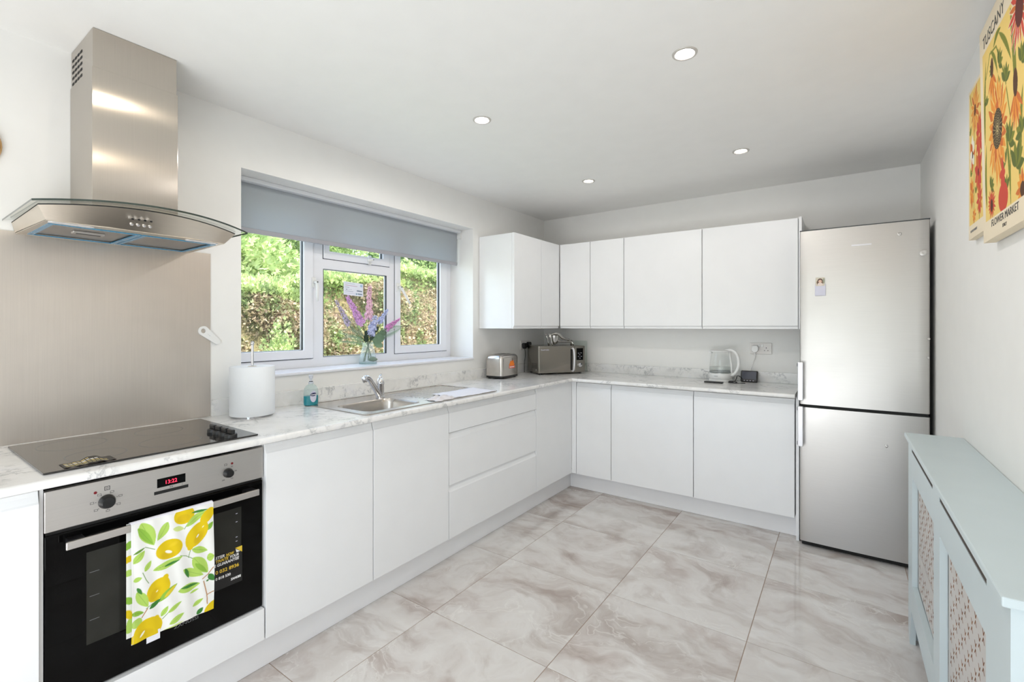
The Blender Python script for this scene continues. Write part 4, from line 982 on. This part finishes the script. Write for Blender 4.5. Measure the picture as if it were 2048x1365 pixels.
# white cloth lying on the drainer edge and worktop
cl = bmesh.new(); nx, ny = 14, 30; g_ = []
for j in range(ny+1):
    row = []
    for i in range(nx+1):
        u, v = i/nx, j/ny; x = .372+.205*u+.012*v*u; y = -1.900+.385*v-.03*u*v; z = .9162+.0008*math.sin(u*7+v*9)+.0006*math.sin(v*31)
        if v < .10: z += .002*(.10-v)/.10*abs(math.sin(u*17))
        row.append(cl.verts.new((x,y,z)))
    g_.append(row)
for a, b in zip(g_, g_[1:]):
    for i in range(nx): cl.faces.new((a[i], a[i+1], b[i+1], b[i]))
ct = wthing('dish_cloth', 'white cloth spread on the draining board front, crumpled at its left end', 'cloth', (.47,-1.72,.915))
o = obj('flat_cloth', cl, 'cloth_white', ct, smooth=True); m_ = o.modifiers.new('thickness','SOLIDIFY'); m_.thickness = .0015; m_.offset = 1
cl = bmesh.new(); g_ = []
for j in range(19):
    row = []
    for i in range(13):
        u, v = i/12, j/18; x = .475+.105*u; y = -2.060+.175*v
        h = .024*math.sin(PI*u)**.5*math.sin(PI*min(1,v*1.1))**.5*(.35+.65*abs(math.sin(u*9+v*5)*math.cos(v*11-u*4)))
        row.append(cl.verts.new((x+.008*math.sin(v*13), y+.006*math.sin(u*12), .9158+h)))
    g_.append(row)
for a, b in zip(g_, g_[1:]):
    for i in range(12): cl.faces.new((a[i], a[i+1], b[i+1], b[i]))
obj('crumpled_end', cl, 'cloth_grey', ct, smooth=True)

# ================================================================ toaster
ts = thing('toaster', 'two-slice brushed steel toaster with an orange and red sticker', 'toaster', (.128,-.862,.9103), math.radians(3))
def sbox(x, y, z0, z1, r, lift=.03):   # rounded-shoulder body in local axes, long side along y
    bm = bmesh.new(); rows = []
    for t in [0,.0,.6]+[.6+.4*k/8 for k in range(1,9)]:
        pass
    H = z1-z0; prof = [(0,0),(0,H-lift)]+[(lift*.75*(1-math.cos(a)), H-lift+lift*math.sin(a)) for a in [PI/2*k/7 for k in range(1,8)]]
    for ins, h in prof:
        o_ = rrect(-x+ins, x-ins, -y+ins, y-ins, max(.006, r-ins*.3), 6); rows.append([(a,b,z0+h) for a, b in o_]+[(o_[0][0],o_[0][1],z0+h)])
    v_ = loft(bm, rows); bm.faces.new(v_[-1][:-1]); bmesh.ops.remove_doubles(bm, verts=bm.verts[:], dist=.00005); return bm
obj('body', sbox(.082,.124,.022,.190,.030,.035), 'steel_toaster', ts, smooth='auto')
bm = bmesh.new(); prism(bm, rrect(-.083,.083,-.125,.125,.030,6), 'z', .007, .0235); obj('base', bm, 'black_plastic', ts, smooth='auto', bevel=.003)
for sx_ in (-1,1):
    for sy_ in (-1,1):
        bm = bmesh.new(); lathe(bm, [(.010,0),(.010,.007)], 12, Matrix.Translation((sx_*.055,sy_*.10,0))); obj('foot', bm, 'black_plastic', ts)
for x in (-.022,.022): obj('bread_slot', B(x-.010, x+.010, -.075, .075, .1885, .1905), 'black_matte', ts)
lv = obj('lever', B(-.012,.012,.124,.138,.105,.118), 'black_plastic', ts, bevel=.003)
bm = bmesh.new(); prism(bm, [(-.038+.076*u, z) for u, z in ((.0,.098),(.96,.098),(1.0,.118),(.84,.120),(.88,.140),(.66,.134),(.60,.150),(.42,.132),(.2,.138),(.14,.118),(.02,.114))], 'x', .0822, .0827)
s1 = obj('sticker', bm, 'orange', ts, loc=(0,.016,0)); 
obj('sticker_band', B(.0822,.0828,-.024,.060,.078,.097), 'red_sticker', ts)
bm = bmesh.new(); prism(bm, [(.020,.128),(.028,.140),(.018,.160),(.022,.140)], 'x', .0822, .0828); obj('sticker_leaf', bm, 'ink', ts, loc=(0,.0,0))
obj('sticker_print', B(.0828,.0831,-.016,.050,.085,.091), 'ink_white', ts)

# ================================================================ microwave, angled across the corner
MWA = math.radians(53)
mw = thing('microwave', 'steel microwave with mirrored door set diagonally across the corner', 'microwave', (.279,-.547,.9103), MWA)
MWW, MWD, MWH = .430, .285, .232      # local: +x along the front, +y to the back
obj('case', B(0, MWW, .012, MWD, .012, .012+MWH), 'steel_micro', mw, bevel=.004)
fd = obj('door', B(.001, .330, 0, .012, .014, .010+MWH), 'steel_micro', mw, bevel=.003)
obj('door_mirror', B(.012, .292, -.0015, 0, .024, MWH-.002), 'mirror_dark', fd, bevel=.0006)
obj('control_panel', B(.332, MWW-.001, 0, .012, .014, .010+MWH), 'steel_micro', mw, bevel=.003)
obj('display', B(.350, .412, -.001, .0, .120, .222), 'oven_glass', mw)
for k, (x, z) in enumerate(((.362,.178),(.385,.180),(.372,.165),(.362,.150),(.388,.150),(.375,.135))): obj('display_mark', B(x, x+.014, -.0014, -.001, z, z+.002), 'label_pale', mw)
bm = bmesh.new(); lathe(bm, [(.020,0),(.020,.010),(.017,.014),(0,.015)], 24, Matrix.Translation((.381,0,.078)) @ Matrix.Rotation(PI/2,4,'X'), cap=False); obj('dial', bm, 'chrome', mw, smooth='auto')
bm = bmesh.new(); tube(bm, spline([(.312,.0,.222),(.314,-.022,.205),(.316,-.028,.13),(.314,-.022,.045),(.312,0,.026)], 6), .0085, 12); obj('handle', bm, 'handle_silver', fd, smooth=True)
obj('handle_recess', B(.293, .308, -.0012, .0, .035, .215), 'black_matte', fd, bevel=.004)
for i in range(5):
    for j in range(4): obj('vent_hole', B(-.0004, .0008, .045+.026*i, .058+.026*i, .052+.012*j-.001*i, .058+.012*j-.001*i), 'black_matte', mw)
bm = bmesh.new(); lathe(bm, [(.006,0),(.005,.002),(0,.002)], 12, Matrix.Translation((0,.062,.038)) @ Matrix.Rotation(-PI/2,4,'Y'), cap=False); obj('screw', bm, 'chrome', mw)
for x in (.03,.40):
    for y in (.035,.255): bm = bmesh.new(); lathe(bm, [(.012,0),(.012,.012)], 12, Matrix.Translation((x,y,0))); obj('foot', bm, 'black_plastic', mw)
text('brand_lettering', 'Russell Hobbs', .0125, 'label_pale', fd, Matrix.Translation((.020,-.0017,.208)) @ Matrix.Rotation(PI/2,4,'X'), bold=.0002)
# metal lemon press lying on top of it
jp = thing('lemon_press', 'chrome hand lemon press standing on top of the microwave', 'juicer', (.352,-.395,.9103+.012+MWH+.001), MWA+.05)
bm = bmesh.new(); lathe(bm, [(.010,.010),(.024,.020),(.034,.045),(.037,.088),(.039,.090),(.035,.091),(.031,.05),(.020,.024),(0,.018)], 28, Matrix.Translation((.0,.02,0)), cap=False); obj('cup', bm, 'steel_juicer', jp, smooth='auto')
for x, y in ((-.040,-.012),(-.046,.045)):
    bm = bmesh.new(); tube(bm, [(x-.022,y,.094),(x-.010,y,.070),(x,y,.030),(x+.006,y,.0)], [.0095,.0085,.0075,.0075], 10); lg = obj('leg', bm, 'steel_juicer', jp, smooth=True)
    bm = bmesh.new(); lathe(bm, [(0,-.009),(.008,-.004),(.009,0),(.008,.005),(0,.009)], 14, Matrix.Translation((x-.022,y,.096)), cap=False); obj('hinge_knob', bm, 'steel_juicer', lg, smooth=True)
bm = bmesh.new(); tube(bm, spline([(-.045,.018,.088),(0,.018,.100),(.045,.018,.094),(.09,.018,.062),(.145,.018,.050)], 6), [.008]*6+[.013]*6+[.014]*6+[.010]*6+[.008], 14); obj('upper_lever', bm, 'steel_juicer', jp, smooth=True)
bm = bmesh.new(); tube(bm, spline([(.025,.018,.040),(.07,.018,.036),(.12,.018,.034),(.165,.018,.036)], 6), .0085, 12); obj('lower_lever', bm, 'steel_juicer', jp, smooth=True)
for y in (.0,.036):
    bm = bmesh.new(); tube(bm, [(.162,.018,.040),(.170,y,.018),(.174,y,0)], [.010,.0075,.0075], 10); obj('foot', bm, 'steel_juicer', jp, smooth=True)
tag(obj('glass_board', B(.295,.470,-.0245,-.0180,.9105,1.1900), 'frost', bevel=.001), 'clear glass board leaning on the wall behind the microwave', 'chopping board')

# ================================================================ sockets and plugs
def socket(label, loc, rot):
    s = thing('double_socket', label, 'socket', loc, rot)
    obj('face_plate', B(-.0725,.0725,-.009,-.0005,-.0415,.0415), 'socket', s, bevel=.003)
    for k in (-1,1):
        cx = .036*k; obj('rocker_switch', B(cx*.30-.007, cx*.30+.007, -.013, -.009, .010, .030), 'white_plastic', s, bevel=.001)
        obj('earth_hole', B(cx-.0022, cx+.0022, -.0094, -.0088, .001, .0085), 'black_matte', s)
        for dx in (-.011,.011): obj('pin_hole', B(cx+dx-.0032, cx+dx+.0032, -.0094, -.0088, -.0165, -.0125), 'black_matte' if k > 0 else 'black_matte', s)
    return s
socket('white double socket on the back wall above the kettle', (1.875,0,1.158), 0)
socket('white double socket on the window wall behind the microwave', (0,-.345,1.150), PI/2)
def plug(label, loc, rot, mat, path, r):
    p = thing('plug', label, 'plug', loc, rot)
    bm = bmesh.new(); prism(bm, [(-.024,.012),(-.016,.024),(.016,.024),(.024,.012),(.022,-.014),(.009,-.028),(-.009,-.028),(-.022,-.014)], 'y', -.040, -.0095); b_ = obj('plug_body', bm, mat, p, bevel=.004)
    bm = bmesh.new(); tube(bm, spline([Vector(q_) for q_ in path], 8), r, 8); obj('cable', bm, mat, p, smooth=True); return p
plug('white plug with hanging lead in the socket above the kettle', (1.839,0,1.156), 0, 'white_plastic', [(0,-.028,-.026),(.001,-.030,-.060),(-.012,-.040,-.110),(-.028,-.050,-.160),(-.038,-.052,-.182)], .0034)
plug('black plug nearer the toaster in the window-wall socket', (0,-.381,1.148), PI/2, 'black_plastic', [(0,-.026,-.026),(.002,-.030,-.060),(-.006,-.034,-.110),(-.022,-.038,-.150),(-.040,-.050,-.236)], .0032)
plug('black plug half hidden behind the microwave top', (0,-.309,1.156), PI/2, 'black_plastic', [(0,-.026,-.026),(.004,-.028,-.080),(.002,-.030,-.150),(.0,-.045,-.244)], .0032)

# ================================================================ kettle
kt = wthing('kettle', 'white and clear glass kettle with some water on the back worktop', 'kettle', (1.622,-.125,.91))
KC = (1.622,-.125); T = Matrix.Translation((KC[0],KC[1],.9103))
bm = bmesh.new(); lathe(bm, [(.080,0),(.082,.004),(.082,.016),(.078,.020),(0,.020)], 40, T, cap=False); obj('power_base', bm, 'white_plastic', kt, smooth='auto')
bm = bmesh.new(); lathe(bm, [(.0785,.021),(.080,.024),(.080,.056),(.0775,.062),(0,.062)], 40, T, cap=False); lb = obj('lower_band', bm, 'white_plastic', kt, smooth='auto')
bm = bmesh.new(); lathe(bm, [(.0775,.062),(.0775,.10),(.073,.150),(.066,.195),(.062,.222)], 40, T, cap=False); obj('glass_jug', bm, 'kettle_glass', kt, smooth=True)
bm = bmesh.new(); lathe(bm, [(0,.0635),(.0755,.0635),(.0758,.108),(0,.108)], 40, T, cap=False); obj('water', bm, 'water', kt, smooth='auto')
bm = bmesh.new(); ring_prism(bm, circ(KC[0],KC[1],.0782,40), [circ(KC[0],KC[1],.0755,40)], 'z', .9103+.070, .9103+.074); obj('steel_ring', bm, 'grey_plastic', kt)
bm = bmesh.new(); lathe(bm, [(.063,.221),(.066,.224),(.066,.229),(.050,.236),(0,.240)], 40, T, cap=False, squash=(1.12,1)); ld = obj('lid', bm, 'white_plastic', kt, smooth='auto')
bm = bmesh.new(); prism(bm, [(KC[0]-.060,KC[1]-.014),(KC[0]-.084,KC[1]),(KC[0]-.060,KC[1]+.014)], 'z', 1.118, 1.135); obj('spout', bm, 'white_plastic', kt, bevel=.003)
hp = spline([(KC[0]+.035,KC[1]-.01,1.140),(KC[0]+.080,KC[1]-.018,1.146),(KC[0]+.118,KC[1]-.025,1.112),(KC[0]+.128,KC[1]-.027,1.040),(KC[0]+.108,KC[1]-.023,.985),(KC[0]+.078,KC[1]-.017,.958)], 7)
bm = bmesh.new(); tube(bm, hp, [.011]*len(hp), 12); obj('handle', bm, 'white_plastic', kt, smooth=True)
bm = bmesh.new(); tube(bm, [(KC[0]+.064,KC[1]-.014,1.135),(KC[0]+.076,KC[1]-.017,1.04),(KC[0]+.081,KC[1]-.018,.955)], [.008,.007,.008], 10); obj('handle_strip', bm, 'white_plastic', kt, smooth=True)
obj('brand_mark', B(KC[0]-.030, KC[0]-.004, KC[1]-.0805, KC[1]-.0785, .9103+.043, .9103+.0455), 'grey_plastic', lb)
# phone-like black remote, small black device and its lead
ph = tag(obj('remote_control', B(-.062,.062,-.022,.022,0,.010), 'black_plastic', loc=(1.602,-.262,.9104), rotz=-.04, bevel=.003), 'small flat black remote control lying in front of the kettle', 'remote control')
for k in range(6): obj('button', B(-.045+.015*k,-.037+.015*k,-.008,.008,.010,.0112), 'grey_plastic', ph)
dv = thing('charging_dock', 'small dark grey tablet-like device standing right of the kettle', 'device', (1.806,-.085,.9103), -.04)
Tt = Matrix.Translation((0,0,.0)) @ Matrix.Rotation(-.30,4,'X')
obj('shell', box(bmesh.new(), -.056,.056,-.002,.020,.004,.088,Tt), 'black_plastic', dv, bevel=.005)
obj('screen', box(bmesh.new(), -.048,.048,-.0035,-.002,.022,.080,Tt), simple('dim_screen', (74,78,92), .25), dv)
for k in range(4): obj('button', box(bmesh.new(), -.034+.020*k,-.026+.020*k,-.0035,-.002,.010,.014,Tt), 'label_pale', dv)
obj('rear_foot', B(-.04,.04,.02,.055,0,.006), 'black_plastic', dv)
bm = bmesh.new(); tube(bm, spline([(1.768,-.075,.93),(1.735,-.10,.955),(1.722,-.12,.92),(1.700,-.150,.914),(1.690,-.20,.9142),(1.720,-.215,.9142),(1.745,-.185,.9145),(1.715,-.160,.920),(1.690,-.185,.918),(1.735,-.225,.9142),(1.800,-.20,.9142)], 7), .0026, 6)
tag(obj('cable', bm, 'black_plastic', smooth=True), 'tangled thin black lead on the worktop between kettle and device', 'cable')
tag(obj('adapter', B(1.690,1.722,-.195,-.170,.9105,.924), 'black_plastic', bevel=.003), 'tiny black adapter lying in the tangled lead', 'adapter')

# ================================================================ flowers on the sill
VX, VY, VZ = -.150,-1.953,1.0783
vs_ = wthing('vase', 'clear glass vase on the window sill', 'vase', (VX,VY,VZ)); T = Matrix.Translation((VX,VY,VZ+.0004))
bm = bmesh.new(); lathe(bm, [(.056,0),(.0565,.012),(.050,.05),(.040,.09),(.033,.115),(.035,.135),(.040,.142)], 36, T, cap=False); obj('vase_wall', bm, 'vase', vs_, smooth=True)
bm = bmesh.new(); lathe(bm, [(.056,0),(.0555,.012),(0,.012)], 36, T); obj('vase_foot', bm, 'bottle_clear', vs_, smooth='auto')
def flower(name, label, mat, p0, p1, r, n=60, taper=.6):
    n = int(n*1.0)
    f = wthing(name, label, 'flower', (VX,VY,VZ+.02), 'artificial flower spikes in the vase')
    a, b = Vector(p0), Vector(p1); sx_ = (a.y-VY)*.25
    bm = bmesh.new(); tube(bm, spline([(VX+random.uniform(-.022,.022), VY-(1 if sx_ > 0 else -1)*random.uniform(.008,.036), VZ+.016),(VX, VY+sx_*.3, VZ+.13), tuple(a), tuple(b)], 6), .0022, 6); obj('stem', bm, 'stem', f, smooth=True)
    bm = bmesh.new(); ax = (b-a).normalized(); s = ax.cross(Vector((0,0,1))) if abs(ax.z) < .95 else Vector((1,0,0)); s.normalize(); t = ax.cross(s)
    for k in range(n):
        w = k/(n-1); ang = k*2.4; rr = r*1.12*(1-taper*w)*(.45+.75*random.random()); c = a+(b-a)*w; d = (s*math.cos(ang)+t*math.sin(ang)+ax*.25).normalized()
        c2 = c+d*rr*.62; e1 = d.cross(ax).normalized(); e2 = d.cross(e1); ps = (.0125-.006*w)*(.8+.5*random.random())*(r/.034)**.5
        for q_ in range(5):
            g = 2*PI*q_/5+k; v1 = e1*math.cos(g)+e2*math.sin(g); v2 = e1*math.cos(g+.55)+e2*math.sin(g+.55); v3 = e1*math.cos(g-.55)+e2*math.sin(g-.55)
            bm.faces.new([bm.verts.new(x) for x in (c2-d*.002, c2+v3*ps*.75+d*ps*.25, c2+v1*ps*1.15+d*ps*.35, c2+v2*ps*.75+d*ps*.25)])
    obj('blossoms', bm, mat, f)
    bm = bmesh.new()
    for k in range(8):
        w = .15+.75*k/8; ang = k*2.0+1; c = a+(b-a)*w+(s*math.cos(ang)+t*math.sin(ang))*r*.75; lathe(bm, [(0,-.0022),(.0022,0),(0,.0022)], 5, Matrix.Translation(c), cap=False)
    obj('eyes', bm, 'black_matte', f); return f
flower('delphinium', 'mauve flower spike leaning left in the vase', 'pet_mauve', (VX+.01,VY-.052,1.335), (VX-.0,VY-.155,1.505), .034, 80)
flower('delphinium', 'tall pink flower spike upright in the middle of the vase', 'pet_pink', (VX,VY+.006,1.365), (VX-.005,VY+.018,1.580), .034, 90)
flower('delphinium', 'pale blue flower spike in front at the centre of the vase', 'pet_blue', (VX+.045,VY-.015,1.262), (VX+.04,VY+.030,1.385), .036, 70, .35)
flower('delphinium', 'small lilac-blue flower spike leaning right in the vase', 'pet_blue', (VX+.01,VY+.080,1.345), (VX+.0,VY+.158,1.435), .024, 46, .7)
flower('delphinium', 'magenta flower spike bending low to the right of the vase', 'pet_mag', (VX+.02,VY+.125,1.300), (VX+.02,VY+.250,1.375), .027, 60, .85)
flower('delphinium', 'faint lilac flower spike at the far left near the glass', 'pet_reflect', (VX-.02,VY-.130,1.330), (VX-.03,VY-.215,1.480), .026, 46, .7)  # added spike, stands in for the bouquet mirrored in the pane
def frond(label, p0, p1, n, w, mat='fern', droop=.0):
    a, b = Vector(p0), Vector(p1); f = wthing('fern_frond', label, 'leaf', tuple(a)); ax = (b-a); L = ax.length; ax.normalize(); s = ax.cross(Vector((1,0,.2))).normalized()
    bm = bmesh.new(); tube(bm, [a, a+(b-a)*.5+Vector((0,0,droop)), b], [.0016,.0012,.0006], 5); obj('midrib', bm, 'stem', f)
    bm = bmesh.new()
    for k in range(n):
        t = .12+.86*k/n; c = a+(b-a)*t+Vector((0,0,droop*4*t*(1-t))); ww = w*math.sin(PI*min(1,t*.8+.2))
        for sg in (1,-1):
            tip = c+s*sg*ww+ax*ww*.5; mid = (c+tip)/2; bm.faces.new([bm.verts.new(x) for x in (c, mid+ax*.0035+Vector((.001,0,0)), tip, mid-ax*.0035)])
    obj('leaflets', bm, mat, f); return f
frond('fern frond reaching left from the vase', (VX+.01,VY-.01,1.225), (VX+.02,VY-.235,1.285), 22, .045, droop=.02)
frond('lower grey-green fern frond on the left of the vase', (VX+.01,VY-.02,1.215), (VX-.03,VY-.20,1.225), 18, .04, droop=.02)
frond('upright fern frond behind the mauve flowers', (VX-.01,VY-.02,1.23), (VX-.03,VY-.15,1.40), 18, .04)
frond('fern frond sticking out right past the window mullion', (VX+.02,VY+.05,1.255), (VX+.03,VY+.27,1.325), 22, .040)
def broad(label, items, mat):
    f = wthing('leaf_sprig', label, 'leaf', (VX,VY,VZ+.1)); bm = bmesh.new()
    for (x,y,z), (dx,dy,dz), w in items:
        c = Vector((x,y,z)); d = Vector((dx,dy,dz)); s = d.cross(Vector((1,.2,0))).normalized()*w; nrm = s.cross(d).normalized()
        pts = [c, c+d*.3+s*.8, c+d*.62+s, c+d*.9+s*.5, c+d, c+d*.9-s*.5, c+d*.62-s, c+d*.3-s*.8]; m0 = bm.verts.new(c+d*.5-nrm*w*.25); v_ = [bm.verts.new(p) for p in pts]
        for i in range(8): bm.faces.new((v_[i], v_[(i+1)%8], m0))
    obj('leaves', bm, mat, f, smooth=True)
    bm = bmesh.new(); tube(bm, [(VX,VY,VZ+.02),(VX+.004,VY+.004,VZ+.13),items[0][0]], .002, 6); obj('stem', bm, 'stem', f)
broad('broad grey-green leaves spilling right over the vase neck', [((VX+.02,VY+.01,1.235),(.03,.085,.01),.034),((VX+.02,VY+.02,1.225),(.03,.06,-.035),.026),((VX+.03,VY+.03,1.25),(.0,.09,.03),.024)], 'leaf')
broad('dark green leaves at the heart of the bouquet', [((VX+.01,VY-.0,1.225),(.02,-.055,.035),.024),((VX+.02,VY+.0,1.225),(.02,.02,.06),.022),((VX,VY+.03,1.27),(.01,.05,.05),.018),((VX+.02,VY-.02,1.24),(.02,-.03,.055),.020),((VX+.02,VY+.06,1.265),(.0,.075,.02),.018)], 'leafdark')
bm = bmesh.new(); lathe(bm, [(0,0),(.020,.004),(.030,.014),(.018,.026),(0,.034)], 14, Matrix.Translation((VX+.012,VY+.030,VZ+.0135)), cap=False)
tag(obj('fallen_leaf', bm, 'stem', smooth=True), 'yellow-green leaf lying at the bottom inside the vase', 'leaf')

# ================================================================ ceiling downlights
for k, (x, y) in enumerate(LIGHTS):
    lab = ('recessed ceiling spotlight second nearest the camera, in front of the window', 'recessed ceiling spotlight nearest the camera in the photo', 'recessed ceiling spotlight near the corner above the microwave', 'recessed ceiling spotlight in front of the fridge', 'recessed ceiling spotlight over the oven, out of shot', 'recessed ceiling spotlight above the camera, out of shot', 'recessed ceiling spotlight at the rear left, out of shot', 'recessed ceiling spotlight at the rear right, out of shot')[k]
    s = thing('ceiling_spotlight', lab, 'spotlight', (x, y, CH), 0, 'recessed ceiling spotlights')
    bm = bmesh.new(); lathe(bm, [(.0355,.0),(.046,.0),(.0445,-.003),(.036,-.004),(.0320,-.001),(.030,.012),(.030,.030),(.0355,.030),(.0355,.0)], 32, cap=False); obj('ring', bm, 'spot_ring', s, smooth='auto')
    bm = bmesh.new(); lathe(bm, [(0,.006),(.0255,.006),(.0298,.009)], 28, cap=False); obj('lens', bm, 'bulb', s, smooth=True)
    d = bpy.data.lights.new('spot_beam', 'SPOT'); d.energy = (6.3,5.5,1.7,1.9,1.0,1.8)[k]; d.color = (1,.955,.91) if k < 4 else (1,.86,.68); d.spot_size = math.radians(177); d.spot_blend = .25; d.shadow_soft_size = .03 if k < 4 else .011
    o = bpy.data.objects.new('spot_beam', d); COL.objects.link(o); o.parent = s; o.location = (0,0,-.008)

# ================================================================ garden beyond the window
g0 = struct('ground', B(-14, -.3, -9, 9, -.45, -.15), 'lawn'); g0['kind'] = 'structure'
rng = np.random.default_rng(5)
def sprays(name, P_, N_, size, mat, parent):
    """feathery conifer sprays: three narrow diamonds each"""
    n = len(P_); V_ = []; F_ = []
    d = N_+rng.normal(0,.55,(n,3)); d[:,2] += .35; d /= np.linalg.norm(d,axis=1)[:,None]
    a = rng.normal(0,1,(n,3)); s = np.cross(d,a); s /= np.linalg.norm(s,axis=1)[:,None]
    L = size*(.5+rng.random(n))[:,None]
    vs = []; 
    for k, (sp_, ln) in enumerate(((0,1.0),(.55,.75),(-.55,.75))):
        dd = d+s*sp_; dd /= np.linalg.norm(dd,axis=1)[:,None]; ss = np.cross(dd, np.cross(d,s)); ss /= np.linalg.norm(ss,axis=1)[:,None]
        vs += [P_, P_+dd*L*ln*.5+ss*L*.13, P_+dd*L*ln, P_+dd*L*ln*.5-ss*L*.13]
    co = np.stack(vs,1).reshape(-1,3); i = np.arange(n*3)*4; F = np.stack([i,i+1,i+2,i+3],-1)
    me = bpy.data.meshes.new(name); me.from_pydata(co.tolist(), [], F.tolist()); me.materials.append(M[mat])
    o = bpy.data.objects.new(name, me); link(o, parent); o['kind'] = 'stuff'; return o
hg = thing('hedge', 'clipped conifer hedge with brown patches outside the window', 'hedge', (-3.6,0,-.15)); WORLD[hg.name] = Matrix.Translation((-3.6,0,-.15)).inverted()
htop = lambda y: 1.82+.13*(y+1.4)+.05*np.sin(y*2.1)
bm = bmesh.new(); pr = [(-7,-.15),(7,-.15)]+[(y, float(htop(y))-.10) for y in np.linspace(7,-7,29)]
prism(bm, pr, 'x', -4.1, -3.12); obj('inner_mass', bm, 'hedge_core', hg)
n = 85000; y = rng.uniform(-3.2,4,n); z = rng.uniform(-.1,1,n)*1.0; z = -.1+(htop(y)+.02)*rng.random(n)
bump = .10*np.sin(y*4.1+z*3)+.07*np.sin(z*7+y*2.3)
P_ = np.stack([-3.08+bump*.6+rng.normal(0,.04,n), y, z],-1); low = z < htop(y)-.22+.10*np.sin(y*3.7)
sprays('dry_foliage', P_[low], np.tile([1.,0,0],(low.sum(),1)), .042, 'hedge_brown', hg)
n = 34000; y = rng.uniform(-3.2,4,n); x = rng.uniform(-3.9,-2.98,n); P2_ = np.stack([x, y, htop(y)-.02+.05*np.sin(x*9+y*5)+rng.normal(0,.03,n)],-1)
P3_ = np.concatenate([P_[~low], P2_]); N3 = np.concatenate([np.tile([1.,0,.4],((~low).sum(),1)), np.tile([.4,0,1.],(n,1))]); sprays('green_foliage', P3_, N3, .05, 'hedge_green', hg)
def tree(label, x, y, z, r, rz, n, mat, cat='tree'):
    t = thing('garden_tree' if cat == 'tree' else 'garden_shrub', label, cat, (x,y,-.15), 0, None); WORLD[t.name] = Matrix.Translation((x,y,-.15)).inverted()
    bm = bmesh.new(); tube(bm, [(x,y,-.15),(x+.05,y,z*.5),(x,y+.04,z)], [.09*r,.07*r,.03*r], 10); obj('trunk', bm, 'bark', t, smooth=True)
    th = rng.uniform(0,2*PI,n); u = rng.uniform(-1,1,n); rr = r*(.62+.42*rng.random(n))*(1+.18*np.sin(th*3+u*4))
    D = np.stack([np.sqrt(1-u*u)*np.cos(th), np.sqrt(1-u*u)*np.sin(th), u],-1); P_ = D*rr[:,None]*np.array([1,1,rz/r])+np.array([x,y,z]); sprays('crown', P_, D, .075*max(.5,r), mat, t)
tree('tall pale green tree beyond the hedge at the left pane', -5.8,-1.0,2.2,1.5,1.35, 30000, 'tree_green')
tree('leafy tree beyond the hedge behind the middle pane', -7.4,1.8,2.9,1.2,1.6, 30000, 'tree_green')
tree('dense tree beyond the hedge at the right pane', -7.0,5.3,2.9,1.5,1.6, 26000, 'tree_green')
tree('fresh green upright shrub in front of the hedge at the left pane', -2.48,-1.28,.72,.17,.60, 2600, 'hedge_green', 'shrub')
